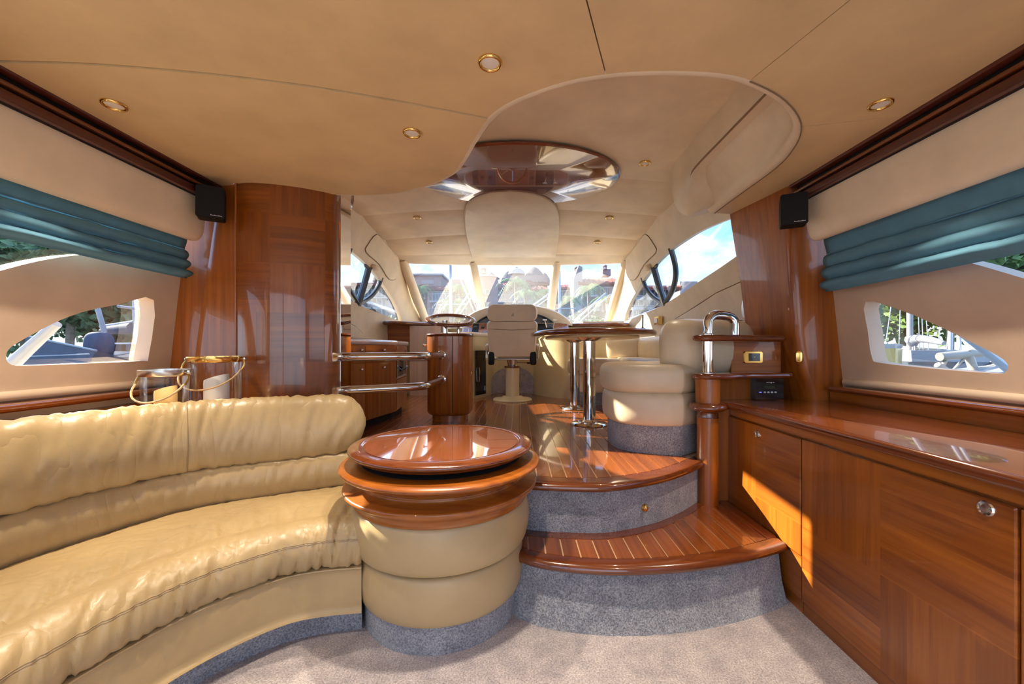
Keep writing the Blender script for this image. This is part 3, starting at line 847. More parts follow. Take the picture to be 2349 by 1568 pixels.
MB().grid(rows).build('flared_post', M['cherry_z'], pl, smooth=60)
# ------------------------------------------------------------------ white decks of the boat outside the windows
MB().box((-3.0, -5.2, .80), (-2.17, 6.4, .98)).build('floor_deck_left', M['gel'], kind='structure', label='pale port side deck outside the windows', smooth=0)
MB().box((2.12, -5.2, .80), (2.9, 6.4, .98)).build('floor_deck_right', M['gel'], kind='structure', label='pale starboard side deck outside the windows', smooth=0)
MB().prism([Vector((-2.2, 6.4)), Vector((2.1, 6.4)), Vector((1.9, 8.2)), Vector((1.2, 10.0)), Vector((.3, 11.2)), Vector((-.5, 11.2)), Vector((-1.4, 10.0)), Vector((-2.1, 8.2))], 1.2, 1.5).build('floor_foredeck', M['gel'], kind='structure', label='pale foredeck ahead of the windscreen', smooth=0)
# ================================================================== SALOON FURNITURE
# ------------------------------------------------------------------ curved sofa
Bp = spline([(-.855, 2.225), (-1.10, 2.115), (-1.30, 2.01), (-1.47, 1.915), (-1.58, 1.80), (-1.68, 1.60), (-1.76, 1.37), (-1.80, 1.0), (-1.82, .4), (-1.82, -.4)], 18)
Fp = spline([(-.655, 1.66), (-.80, 1.635), (-.93, 1.585), (-1.06, 1.462), (-1.15, 1.3225), (-1.215, 1.135), (-1.245, .98), (-1.26, .7), (-1.265, .3), (-1.27, -.4)], 18)
sofa = thing('curved_sofa', (-1.3, 1.5, 0), 'long curved sofa in wrinkled tan leather along the port window', 'sofa')
NS = len(Bp)
def sec_pt(i, t, z):
    f_, b_ = Fp[i], Bp[i]
    return Vector((lerp(f_.x, b_.x, t), lerp(f_.y, b_.y, t), z))
def loft(profile, i0, i1, wr=0.0, seed=0.0, round_start=0, round_end=0, freq=1.0, mid=None):
    pr_ = spline(profile, 4, True)
    cx = sum(p[0] for p in profile) / len(profile); cz = sum(p[1] for p in profile) / len(profile)
    if mid: cx, cz = mid
    rows = []
    idx = list(range(i0, i1))
    for i in idx:
        row = []
        k = 1.0
        d0, d1 = (Bp[i] - Bp[idx[0]]).length, (Bp[i] - Bp[idx[-1]]).length
        if round_start and d0 < round_start: k = min(k, math.sqrt(max(0.02, 1 - (1 - d0 / round_start) ** 2)))
        if round_end and d1 < round_end: k = min(k, math.sqrt(max(0.02, 1 - (1 - d1 / round_end) ** 2)))
        for j, p in enumerate(pr_):
            t, z = lerp(cx, p[0], k), lerp(cz, p[1], k)
            q = sec_pt(i, t, z)
            if wr:
                s_ = i * .11 * freq
                d = (noise.noise(Vector((s_ * 1.9 + t * 3.0 + z * 5, t * 2.2, z * 2.5 + seed))) * .6 + noise.noise(Vector((s_ * 5.2 + t * 7 + z * 11, t * 3.5, z * 5 + seed + 9))) * .4)
                d = (abs(d) - .2)
                nrm = (sec_pt(i, p[0], p[1]) - sec_pt(i, cx, cz)).normalized()
                q -= nrm * d * wr
            row.append(q)
        rows.append(row)
    m = MB(); m.grid(rows, close_row=True, caps=True); m.rows = rows; m.prof = pr_
    return m
MB().grid([[sec_pt(i, .09, 0) for i in range(NS)], [sec_pt(i, .09, .14) for i in range(NS)], [sec_pt(i, .9, .14) for i in range(NS)], [sec_pt(i, .9, 0) for i in range(NS)]], close_col=True).build('plinth', M['carpet_blue'], sofa)
loft([(.0, .112), (-.012, .13), (-.018, .20), (-.012, .28), (.01, .302), (.5, .305), (1.0, .30), (1.0, .112), (.5, .112)], 0, NS).build('base_panel', M['sofa'], sofa, smooth=60)
seat = loft([(.03, .300), (-.035, .318), (-.065, .365), (-.055, .415), (-.01, .455), (.07, .478), (.16, .477), (.235, .464), (.30, .468), (.5, .478), (.75, .472), (1.0, .455), (1.05, .40), (.9, .31), (.5, .302), (.25, .300)], 0, NS, .034, 3.0)
seat.build('seat_cushion', M['sofa'], sofa, smooth=70)
seat_o = sofa.children[-1]
for dz in (-.006, .006):
    js = min(range(len(seat.prof)), key=lambda j: (seat.prof[j][0] + .055) ** 2 + (seat.prof[j][1] - .415) ** 2)
    m = MB(); m.tube([seat.rows[i][js].lerp(seat.rows[i][js + 1], .5 + dz * 40) + (sec_pt(i, -.3, .42) - sec_pt(i, 0, .42)).normalized() * .0005 for i in range(0, NS)], .0014, 6); m.build('stitch_seam', M['stitch'], seat_o)
loft([(1.0, .45), (.955, .465), (.925, .51), (.922, .56), (.945, .61), (.985, .632), (1.10, .635), (1.16, .55), (1.12, .46)], 0, NS, .016, 11.0).build('lumbar_roll', M['sofa'], sofa, smooth=70)
backp = [(1.0, .628), (.955, .648), (.932, .70), (.935, .77), (.965, .85), (1.01, .915), (1.07, .946), (1.12, .945), (1.165, .91), (1.18, .80), (1.17, .66), (1.10, .63)]
split = 66
loft(backp, 0, split, .026, 21.0, round_start=.16, mid=(1.06, .79)).build('back_cushion', M['sofa'], sofa, smooth=70)
bk = loft(backp, split - 1, NS, .026, 21.0, mid=(1.06, .79)); bk_o = bk.build('back_cushion', M['sofa'], sofa, smooth=70)
m = MB(); m.tube([p + (p - sec_pt(split - 1, 1.06, .79)).normalized() * .0006 for p in bk.rows[0]], .0022, 6, closed=True); m.build('back_seam', M['stitch'], bk_o)

# shelf behind the sofa
sh = [Vector((p.x, p.y)) for p in [sec_pt(i, 1.24, 0) for i in range(20, NS, 6)]]
sh_out = sh + [Vector((-2.14, -.4)), Vector((-2.14, 2.43)), Vector((-1.72, 2.38)), Vector((-1.40, 2.39))]
m = MB(); m.prism(sh_out, .845, .875)
m.build('side_shelf', M['cherry_y'], label='cherry shelf between the curved sofa back and port window', cat='shelf', smooth=0)

# ------------------------------------------------------------------ glass candle jars
def jar(loc, r, h, metal, wax, wr_, wh, label, wlabel, ang):
    j = thing('candle_jar', loc, label, 'candle jar', 'glass candle jars behind the sofa')
    m = MB(); m.lathe([(.001, .004), (r * .96, .004), (r, .012), (r, h)], loc, 40, caps=False); m.build('glass', M['clear'], j)
    m = MB(); m.lathe([(r + .004, h - .028), (r + .007, h - .024), (r + .007, h + .002), (r - .004, h + .003), (r - .005, h - .02)], loc, 48, caps=False); m.build('rim_band', metal, j)
    d = Vector((math.cos(R(ang)), math.sin(R(ang)), 0))
    for s_ in (-1, 1):
        p = Vector(loc) + d * s_ * (r + .004) + Vector((0, 0, h - .012))
        m = MB(); m.tube([p, p + d * s_ * .014], .004, 8); m.cushion(p + d * s_ * .02, (.02, .02, .02), 2, 14, 8, 2); m.build('knob', M['steel'], j)
        m = MB(); q = p + d * s_ * .016; m.tube([q, q + Vector((0, -.012, -.03)) + d * s_ * .012, q + Vector((0, -.03, -.058)) + d * s_ * .008], .005, 8); m.build('handle_end', M['brass'], j)
    pts = []
    for k in range(15):
        a = math.pi * k / 14
        pts.append(Vector(loc) + d * math.cos(a) * (r + .024) + Vector((0, -.03 - .08 * math.sin(a) * (r / .1), h - .068 - .085 * math.sin(a) * (r / .1))))
    m = MB(); m.tube(pts, .0045, 8); m.build('rope_handle', M['rope'], j)
    c = thing('pillar_candle', Vector(loc) + Vector((.012, -.01, .014)), wlabel, 'candle', 'candles in the glass jars')
    b = Vector(loc) + Vector((.012, -.01, .014))
    rows = []
    for rr, z, tilt in ((.001, 0, 0), (wr_, 0, 0), (wr_, wh * .8, 0), (wr_ * .97, wh, .35), (wr_ * .85, wh * .96, .35), (.001, wh * .93, 0)):
        rows.append([(b.x + rr * math.cos(2 * math.pi * i / 28), b.y + rr * math.sin(2 * math.pi * i / 28), b.z + z + tilt * rr * math.cos(2 * math.pi * i / 28)) for i in range(28)])
    m = MB(); m.grid(rows, close_row=True); m.build('wax', wax, c, smooth=50)
    m = MB(); m.tube([(b.x, b.y, b.z + wh * .9), (b.x + .002, b.y, b.z + wh * .93 + .012)], .0012, 6); m.build('wick', M['black'], c)
jar((-1.735, 1.955, .875), .094, .222, M['steel'], M['wax_yellow'], .044, .118, 'low glass jar with steel rim holding a yellow candle', 'yellow slant-topped candle in the low steel rimmed jar', 0)
jar((-1.665, 2.19, .875), .122, .282, M['brass'], M['wax_white'], .058, .155, 'taller glass jar with brass rim holding a white candle', 'white slant-topped candle in the taller brass rimmed jar', 8)

# ------------------------------------------------------------------ drum side table
D = Vector((DRUM[0], DRUM[1], 0))
dt = thing('drum_table', D, 'round side table, tan leather drum under stacked glossy wood rings', 'table')
m = MB(); m.lathe([(.352, 0), (.352, .13)], D, 64); m.build('carpet_plinth', M['carpet_blue'], dt)
def ring(prof, name, mt, n=72):
    m = MB(); m.lathe([tuple(p) for p in spline(prof, 4)], D, n, caps=True); m.build(name, mt, dt, smooth=60)
ring([(.30, .108), (.355, .110), (.374, .135), (.384, .19), (.384, .245), (.374, .295), (.355, .310), (.30, .312)], 'leather_band', M['sofa_smooth'])
ring([(.30, .316), (.365, .316), (.393, .335), (.408, .39), (.410, .44), (.403, .49), (.385, .515), (.30, .52)], 'leather_band', M['sofa_smooth'])
ring([(.30, .505), (.388, .508), (.396, .525), (.408, .546), (.430, .562), (.444, .576), (.442, .588), (.424, .592), (.392, .598), (.374, .608), (.368, .622), (.30, .622)], 'wood_ring', M['cherry_x'])
ring([(.30, .618), (.372, .620), (.386, .632), (.410, .645), (.440, .656), (.458, .668), (.458, .680), (.440, .688), (.405, .692), (.30, .694)], 'wood_ring', M['cherry_x'])
ring([(.001, .690), (.36, .690), (.36, .694)], 'inner_well', M['dark'])
for a in (35, 145, 215, 325):
    p = D + Vector((.33 * math.cos(R(a)), .33 * math.sin(R(a)), .692)); m = MB(); m.tube([p, p + Vector((0, 0, .026))], .012, 10); m.build('spacer', M['black'], dt)
tray = MB(); tray.lathe([tuple(p) for p in spline([(.30, .716), (.375, .716), (.394, .722), (.402, .730), (.418, .738), (.424, .748), (.418, .757), (.396, .763), (.372, .765), (.360, .759), (.348, .759), (.30, .759)], 4)], D, 96, caps=True)
tray_o = tray.build('tray_rim', M['nosing'], dt, smooth=60)
m = MB(); m.lathe([(.356, .7592), (.356, .7615), (.001, .7615)], D, 96); m.build('gloss_top', M['table_glass'], tray_o)

# ------------------------------------------------------------------ starboard cabinets
XC = 1.277
def door(y0, y1, z0, z1, label, knob, mt, name='cabinet_door', group=None):
    c = thing('cabinet_unit', (XC, (y0 + y1) / 2, 0.0), label, 'cabinet', 'starboard sideboard cabinets')
    m = MB(); m.box((XC + .02, y0 + .001, .06), (1.90, y1 - .001, .80)); m.build('body', M['cherry_z'], c, smooth=0)
    m = MB(); m.box((XC + .012, y0 + .001, .0), (1.90, y1 - .001, .058)); m.build('plinth', M['cherry_y'], c, smooth=0)
    o = rrect(y0 + .0025, y1 - .0025, z0, z1, .004, 2)
    m = MB(); m.grid([[(XC + .018, p.x, p.y) for p in o], [(XC + .003, p.x, p.y) for p in o], [(XC, lerp(p.x, (y0 + y1) / 2, .012), lerp(p.y, (z0 + z1) / 2, .012)) for p in o]], close_row=True, caps=True)
    d = m.build('door', mt, c, smooth=0)
    if z0 > .12:
        m = MB(); m.box((XC + .004, y0 + .001, .064), (XC + .02, y1 - .001, z0 - .004)); m.build('lower_panel', M['cherry_y'], c, smooth=0)
    if knob:
        ky, kz = knob
        m = MB(); m.m = Matrix.Translation((XC, ky, kz)) @ Matrix.Rotation(R(-90), 4, 'Y')
        m.lathe([(.019, -.004), (.021, .002), (.018, .006), (.014, .005), (.012, .001), (.001, .001)], n=28); m.build('latch_ring', M['chrome'], d)
        m = MB(); m.m = Matrix.Translation((XC, ky, kz)) @ Matrix.Rotation(R(-90), 4, 'Y')
        m.lathe([(.011, .001), (.010, .005), (.001, .0065)], n=20); m.build('latch_button', M['steel'], d)
    return c
door(1.805, 2.50, .262, .792, 'small cherry cupboard door beside the lower stair tread', (2.13, .745), M['veneer_yz'])
door(1.02, 1.803, .064, .792, 'wide cherry cupboard door with round chrome latch', (1.088, .765), M['veneer_yz'])
door(.22, 1.018, .064, .792, 'cherry cupboard at the right frame edge, nearest the viewer', (.30, .765), M['cherry_z'])
# cherry rail and continuous worktop
ct = thing('sideboard_top', (1.5, 1.2, .84), 'long glossy cherry worktop with rounded edge on starboard cabinets', 'worktop')
MB().box((XC + .006, .2, .802), (1.92, 2.50, .842)).build('apron', M['cherry_y'], ct, smooth=0)
oc = [Vector((1.245, .2)), Vector((1.245, 2.25))] + spline([(1.242, 2.30), (1.225, 2.36), (1.20, 2.42), (1.20, 2.50)], 4) + [Vector((1.22, 2.56)), Vector((1.80, 2.56)), Vector((1.80, 2.44)), Vector((1.93, 2.44)), Vector((1.93, .2))]
m = MB(); m.slab(oc, .840, .882, .018, 4); m.build('slab', M['nosing_y'], ct, smooth=50)
MB().box((1.905, .2, .882), (1.93, 2.44, .944)).build('upstand', M['cherry_y'], ct, smooth=0)

# ------------------------------------------------------------------ turned post with two shelves and chrome grab handle
PX_, PY_ = 1.138, 2.40
po = thing('stair_post', (PX_, PY_, Z1), 'round cherry newel post with two rounded shelves at stair head', 'post')
m = MB(); m.lathe([(.060, Z1), (.060, .79)], (PX_, PY_, 0), 32); m.build('shaft', M['cherry_z'], po)
m = MB(); m.lathe([(.062, .79), (.060, .795), (.060, .82), (.064, .825)], (PX_, PY_, 0), 32); m.build('neck', M['nosing'], po)
m = MB(); m.lathe([tuple(p) for p in spline([(.05, .826), (.085, .83), (.105, .845), (.108, .856), (.10, .872), (.08, .880), (.05, .882)], 3)], (PX_, PY_, 0), 36); m.build('collar', M['nosing'], po, smooth=60)
m = MB(); m.box((1.185, 2.43, Z1), (XC + .01, 2.50, .838)); m.build('filler_panel', M['cherry_z'], po, smooth=0)
m = MB(); m.lathe([(.068, .88), (.070, 1.02)], (PX_, PY_, 0), 32); m.build('drum', M['cherry_z'], po)
m = MB(); m.prism([Vector((1.15, 2.44)), Vector((1.30, 2.52)), Vector((1.50, 2.56)), Vector((1.70, 2.56)), Vector((1.70, 2.60)), Vector((1.48, 2.60)), Vector((1.28, 2.56)), Vector((1.13, 2.48))], .88, 1.02); m.build('curved_back', M['cherry_z'], po)
m = MB(); m.box((1.38, 2.585, 1.05), (1.70, 2.61, 1.25)); m.build('back_panel', M['cherry_x'], po, smooth=0)
sh_o = spline([(1.045, 2.40), (1.075, 2.335), (1.15, 2.315), (1.28, 2.345), (1.42, 2.40), (1.58, 2.42), (1.665, 2.43), (1.69, 2.47), (1.67, 2.56), (1.50, 2.59), (1.28, 2.555), (1.12, 2.49)], 4, True)
m = MB(); m.slab(sh_o, 1.020, 1.055); m.build('shelf', M['nosing'], po, smooth=60)
sh_u = spline([(1.045, 2.40), (1.075, 2.335), (1.15, 2.315), (1.28, 2.34), (1.38, 2.385), (1.50, 2.45), (1.64, 2.47), (1.675, 2.51), (1.65, 2.57), (1.50, 2.59), (1.28, 2.555), (1.12, 2.49)], 4, True)
m = MB(); m.slab(sh_u, 1.245, 1.285); m.build('shelf', M['nosing'], po, smooth=60)
m = MB(); m.tube([(PX_, PY_, 1.05), (PX_, PY_, 1.25)], .031, 18); m.build('steel_column', M['chrome'], po)
hp = [(PX_, PY_, 1.28)] + [(PX_ + .055 - .055 * math.cos(R(a)), PY_ + .03 * (1 - math.cos(R(a))) * .4, 1.35 + .055 * math.sin(R(a))) for a in (15, 35, 55, 75, 90)] + [(PX_ + .10, PY_ + .03, 1.405)] + [(PX_ + .135 + .05 * math.sin(R(a)), PY_ + .04, 1.35 + .05 * math.cos(R(a))) for a in (10, 35, 60, 85)] + [(PX_ + .187, PY_ + .045, 1.28)]
m = MB(); m.tube(hp, .028, 16); m.build('grab_handle', M['chrome'], po)
for zz in (1.286, 1.056):
    m = MB(); m.lathe([(.036, 0), (.036, .004), (.032, .008)], (PX_, PY_, zz), 24); m.build('flange', M['chrome'], po)

# brass socket on the back panel, switch plate on the pillar
so = thing('brass_socket', (1.50, 2.585, 1.15), 'brass framed power socket between the two post shelves', 'socket')
o = rrect(1.455, 1.58, 1.108, 1.185, .012)
m = MB(); m.grid([[(p.x, 2.586, p.y) for p in o], [(p.x, 2.578, p.y) for p in o], [(lerp(p.x, 1.5175, .06), 2.574, lerp(p.y, 1.1465, .06)) for p in o]], close_row=True, caps=True); m.build('plate', M['brass'], so)
m = MB(); m.box((1.485, 2.570, 1.122), (1.557, 2.5745, 1.172)); m.build('insert', M['black_gloss'], so, smooth=0)
m = MB(); m.cushion((1.521, 2.570, 1.147), (.008, .004, .008)); m.build('pilot_lamp', M['brass'], so)
sw = thing('switch_plate', (1.715, 2.47, 1.15), 'small slim brass switch plate on the starboard pillar edge', 'switch')
m = MB(); m.m = Matrix.Translation((1.732, 2.462, 1.152)) @ Matrix.Rotation(R(-38), 4, 'Z')
m.cushion((0, 0, 0), (.035, .012, .075), 4, 24, 10, 4); m.build('plate', M['brass'], sw)

# black audio panel
au = thing('audio_panel', (1.57, 2.52, .882), 'small black audio control unit standing on the sideboard', 'audio unit')
m = MB(); m.box((1.487, 2.505, .883), (1.665, 2.553, 1.018)); m.build('case', M['black_gloss'], au, smooth=0)
m = MB(); m.box((1.545, 2.503, .952), (1.61, 2.506, .968)); m.build('display', plain('lcd_green', (.035, .045, .02), .3), au, smooth=0)
for i in range(4):
    m = MB(); m.cushion((1.546 + i * .0225, 2.503, .928), (.017, .006, .010), 2, 16, 8, 2); m.build('button', M['white_print'], au)
m = MB(); m.box((1.512, 2.5035, .926), (1.526, 2.506, .930)); m.build('led', glow('led_blue', (.1, .12, .9), 1.2), au, smooth=0)
MT = Matrix.Translation((1.578, 2.5045, .990)) @ Matrix.Rotation(R(90), 4, 'X')
for i, (bx, bw) in enumerate(((-.022, .012), (-.008, .008), (.005, .007), (.018, .010))):
    m = MB(); m.box((1.578 + bx, 2.5035, .9885 - (.004 if i == 2 else 0)), (1.578 + bx + bw, 2.5048, .9915)); m.build('print_mark', M['white_print'], au, smooth=0)

# ------------------------------------------------------------------ satellite speakers
def speaker(c, rz, label):
    s_ = thing('speaker', c, label, 'speaker', 'satellite loudspeakers')
    T = Matrix.Translation(c) @ Matrix.Rotation(R(rz), 4, 'Z')
    def rb(lo, hi, r, name, mt):
        o = rrect(lo[0], hi[0], lo[2], hi[2], r)
        m = MB(); m.m = T
        m.grid([[(p.x, hi[1], p.y) for p in o], [(p.x, lo[1] + r * .5, p.y) for p in o], [(lerp(p.x, (lo[0] + hi[0]) / 2, .04), lo[1], lerp(p.y, (lo[2] + hi[2]) / 2, .04)) for p in o]], close_row=True, caps=True)
        return m.build(name, mt, s_)
    rb((-.066, -.02, -.09), (.066, .06, .09), .012, 'cabinet', M['black'])
    rb((-.068, -.034, -.092), (.068, -.018, .092), .014, 'grille', M['black'])
    m = MB(); m.m = T; m.box((-.02, .058, -.04), (.02, .10, .04)); m.build('bracket', M['black'], s_, smooth=0)
    for i in range(9):
        m = MB(); m.m = T; x0 = .0 + i * .0062; h_ = .003 if i % 3 else .0048
        m.box((x0, -.0352, -.078), (x0 + .0045, -.034, -.078 + h_)); m.build('print_mark', M['white_print'], s_, smooth=0)
    return s_
speaker(at(1820, 482, 2.33), -28, 'black satellite speaker fixed at the forward end of the starboard pelmet')
speaker(at(484, 466, 2.30), 32, 'black satellite speaker fixed at the forward end of the port pelmet')

# ------------------------------------------------------------------ blue roman blinds
def blind(mir, label):
    fx = (lambda x: MIR + .02 - x) if mir else (lambda x: x)
    b = thing('roman_blind', (fx(1.85), 0, 1.5), label, 'blind', 'blue roman blinds')
    zb = 1.545 if not mir else 1.625
    # folds from top to bottom: (z top, z bottom, bulge)
    zt = 1.90
    hs = [(zt, lerp(zt, zb, .42), .008), (lerp(zt, zb, .40), lerp(zt, zb, .66), .020), (lerp(zt, zb, .60), lerp(zt, zb, .84), .032), (lerp(zt, zb, .80), zb, .038)]
    for k, (za, zc, bulge) in enumerate(hs):
        rows = []
        for yi in range(61):
            y = lerp(-.12, 2.385, yi / 60)
            row = []
            for j in range(9):
                t = j / 8
                z = lerp(za, zc, t)
                sag = .010 * noise.noise(Vector((y * 1.7, k * 3.1, 0))) + .004 * noise.noise(Vector((y * 9, k * 5.0, t * 2)))
                d = bulge * (math.sin(math.pi * min(1, t * 1.15)) ** .8 if t < .87 else math.sin(math.pi * min(1, t * 1.15)) * .5 + .1) + .012 * k
                d += .006 * noise.noise(Vector((y * 14 + z * 9, k * 2.0, z * 6)))
                row.append((fx(interp(z, [(1.5, 1.885), (1.9, 1.825)]) - d), y, z + sag * (1 if k else 0)))
            rows.append(row)
        m = MB(); m.grid(rows); o = m.build('fold', M['blind'], b, smooth=60)
        sm = o.modifiers.new('cloth', 'SOLIDIFY'); sm.thickness = .003
    for k, (za, zc, bulge) in enumerate(hs[:3]):
        m = MB(); m.tube([(fx(interp(zc, [(1.5, 1.885), (1.9, 1.825)]) - .012 * k - .006), y, zc + .012) for y in (-.12, 1.0, 2.38)], .004, 6); m.build('batten', M['blind'], b)
blind(False, 'blue folded roman blind on the starboard window')
blind(True, 'blue folded roman blind on the port window')

# ------------------------------------------------------------------ recessed ceiling lights
def downlight(x, y, z, label, r=.043, watt=2.8):
    d = thing('ceiling_light', (x, y, z), label, 'ceiling light', 'brass ringed ceiling lights')
    m = MB(); m.lathe([tuple(p) for p in spline([(r * .70, .004), (r * .72, -.004), (r * .80, -.009), (r * .92, -.009), (r, -.003), (r * .98, .002)], 3)], (x, y, z), 36, caps=False); m.build('bezel', M['brass'], d, smooth=70)
    m = MB(); m.lathe([(r * .74, -.002), (r * .5, -.004), (.001, -.005)], (x, y, z), 28); m.build('lens', M['lens'], d)
    ld = bpy.data.lights.new('downlight', 'AREA'); ld.shape = 'DISK'; ld.size = r * 1.2; ld.spread = R(74); ld.energy = watt; ld.color = (1.0, .86, .68)
    lo = bpy.data.objects.new('downlight', ld); lo.location = (0, 0, -.012); lo.parent = d; COL.objects.link(lo)
for (x, y), lb in zip(LIGHTS_LOW, ['brass ceiling light at the top centre of the saloon ceiling', 'brass ceiling light nearest the curved ceiling opening on its port side', 'brass ceiling light beside the starboard cornice', 'brass ceiling light beside the port cornice']):
    downlight(x, y, ZC - (.006 if y > 1.5 and x < 0 else 0) - .0005, lb)
for (x, y), lb in zip([(-.95, .55), (.85, .55), (-.95, -.7), (.85, -.7), (-.1, -1.5)], ['port', 'starboard', 'aft port', 'aft starboard', 'aftmost']):  # unseen lamps aft, added to brighten the saloon
    downlight(x, y, ZC - .0005, lb + ' added brass ceiling light, unseen above and behind the viewer')
# ================================================================== WHEELHOUSE
for px, py, lb in ((1480, 375, 'brass ceiling light between the oval wood panel and the starboard coaming'), (1398, 500, 'starboard brass ceiling light in the middle ceiling band'), (957, 500, 'port brass ceiling light in the middle ceiling band'),
                   (1370, 556, 'starboard brass ceiling light in the foremost ceiling band'), (985, 556, 'port brass ceiling light in the foremost ceiling band')):
    z = 2.61
    for _ in range(4):
        p = at_z(px, py, z); z = z_up(p.x, p.y) - .012
    downlight(p.x, p.y, z + .004, lb, watt=.8)
# glossy oval wooden ceiling panel and the round hatch cover below it
ov = thing('oval_ceiling_panel', (0, 3.28, 2.6), 'large oval mirror-glossy mahogany panel on the wheelhouse ceiling', 'ceiling panel')
el = ellipse(-.01, 3.28, .83, .60, 72)
rows = []
for k, dz in ((1.0, .0), (1.0, -.012), (.985, -.018), (.5, -.018), (.001, -.018)):
    rows.append([(-.01 + (p.x + .01) * k, 3.28 + (p.y - 3.28) * k, 2.606 + (p.y - 3.28) * k * .018 + dz) for p in el])
MB().grid(rows, close_row=True).build('veneer', M['panel_gloss'], ov, smooth=30)
hh = spline([(0, 3.52), (.20, 3.57), (.36, 3.72), (.46, 3.98), (.53, 4.45), (.575, 5.0), (.605, 5.76)], 8)
hx = [Vector((-.075 + p.x, p.y)) for p in hh] + [Vector((-.075 - p.x, p.y)) for p in hh[::-1][:-1]]
def hatch_z(x, y): return min(z_up(x, y) - .030, 2.578)
rows = []
for k, dz in ((1.0, .03), (1.0, .004), (.985, -.004), (.7, -.006), (.35, -.007), (.001, -.007)):
    rows.append([(-.075 + (p.x + .075) * k, 4.62 + (p.y - 4.62) * k, hatch_z(-.075 + (p.x + .075) * k, 4.62 + (p.y - 4.62) * k) + dz) for p in hx])
MB().grid(rows, close_row=True).build('hatch_cover', M['cream'], cu_, smooth=40, label='rounded cream sliding hatch cover')

# ------------------------------------------------------------------ helm console
con = thing('helm_console', (-.09, 6.0, Z2), 'cream helm console with arched instrument hood and carpeted footwell', 'helm console')
plan = spline([(-1.05, 5.45), (-.80, 5.32), (-.62, 5.30), (-.50, 5.50), (-.42, 5.75), (-.36, 5.93), (-.20, 5.98), (.05, 5.98), (.20, 5.93), (.27, 5.75), (.42, 5.50), (.62, 5.34), (.95, 5.28), (1.3, 5.45)], 6)
back = [(1.3, 6.28), (-1.05, 6.28)]
MB().prism([p for p in plan] + [Vector(b) for b in back], Z2, 1.37).build('pedestal_wall', M['console'], con, smooth=60)
topo = [Vector((p.x, p.y - .06)) for p in plan] + [Vector(b) for b in back]
m = MB(); m.slab(topo, 1.365, 1.425, .03, 4); m.build('ledge', M['cream'], con, smooth=60)
# carpeted footwell arch
ar = [(-.40, Z2), (-.40, .72)] + [(-.09 + .31 * math.cos(R(a)) , .74 + .19 * math.sin(R(a))) for a in range(180, -1, -12)] + [(.22, .72), (.22, Z2)]
def fw(u): return e_y(plan, u) - .012
rows = [[(u, fw(u), lerp(Z2, max(z, Z2 + .001), t)) for u, z in ar[1:-1]] for t in (0, .5, 1)]
MB().grid(rows).build('footwell_carpet', M['carpet'], con, smooth=60)
# black louvred locker door on the port cheek
pa, pb = Vector((-.595, 5.31)), Vector((-.475, 5.56))
dn = Vector((pb.y - pa.y, -(pb.x - pa.x))).normalized() * .02
o = [pa + dn * .3, pb + dn * .3]
m = MB(); m.grid([[(pa.x + dn.x * a, pa.y + dn.y * a, z), (pb.x + dn.x * a, pb.y + dn.y * a, z)] for a, z in ((-.5, .58), (1, .58), (1, 1.18), (-.5, 1.18))], close_col=True); m.build('locker_door', M['black_gloss'], con, smooth=0)
for zz in (.66, 1.08):
    q = pb.lerp(pa, .08) + dn * 1.3; m = MB(); m.tube([(q.x, q.y, zz - .03), (q.x, q.y, zz + .03)], .007, 8); m.build('hinge', M['chrome'], con)
q = pa.lerp(pb, .25) + dn * 1.5; m = MB(); m.tube([(q.x, q.y, .95), (q.x + .01, q.y, .90), (q.x + .004, q.y, .80), (q.x, q.y, .76)], .009, 8); m.build('locker_latch', M['chrome'], con)
# sloping dash face with walnut panels
def dash(x, t): return Vector((x, lerp(5.86, 6.12, t) + .10 * 0, lerp(1.425, 1.60, t)))
MB().grid([[dash(x, t) for x in (-.85, -.4, 0, .4, .75)] for t in (0, .5, 1)]).build('dash_face', M['gel'], con)
def dplate(x0, x1, t0, t1, mt, name, lift=.006):
    n = Vector((0, -.56, .83)) * lift
    a = [dash(x0, t0) + n, dash(x1, t0) + n, dash(x1, t1) + n, dash(x0, t1) + n]
    b = [p - n * 1.5 for p in a]
    m = MB(); m.add(a + b, [(0, 1, 2, 3), (7, 6, 5, 4), (0, 4, 5, 1), (1, 5, 6, 2), (2, 6, 7, 3), (3, 7, 4, 0)]); return m.build(name, mt, con, smooth=0)
for x0, x1, mt, nm in ((-.82, -.70, 'burl', 'walnut_panel'), (-.695, -.60, 'black', 'gauge_panel'), (-.595, -.48, 'burl', 'walnut_panel'), (-.475, -.34, 'dial', 'gauge_panel'), (-.335, .14, 'burl', 'walnut_panel'), (.145, .24, 'burl', 'walnut_panel'), (.25, .42, 'black', 'gauge_panel'), (.425, .52, 'dial', 'gauge_panel'), (.525, .74, 'burl', 'walnut_panel')):
    dplate(x0, x1, .12, .92, M[mt], nm)
for x in (-.65, -.54, -.42, .20, .47):
    m = MB(); p = dash(x, .5); m.m = Matrix.Translation(p + Vector((0, -.006, .010))) @ Matrix.Rotation(R(56), 4, 'X'); m.lathe([(.028, -.002), (.03, .004), (.025, .007), (.001, .006)], n=20); m.build('gauge', M['black_gloss'], con)
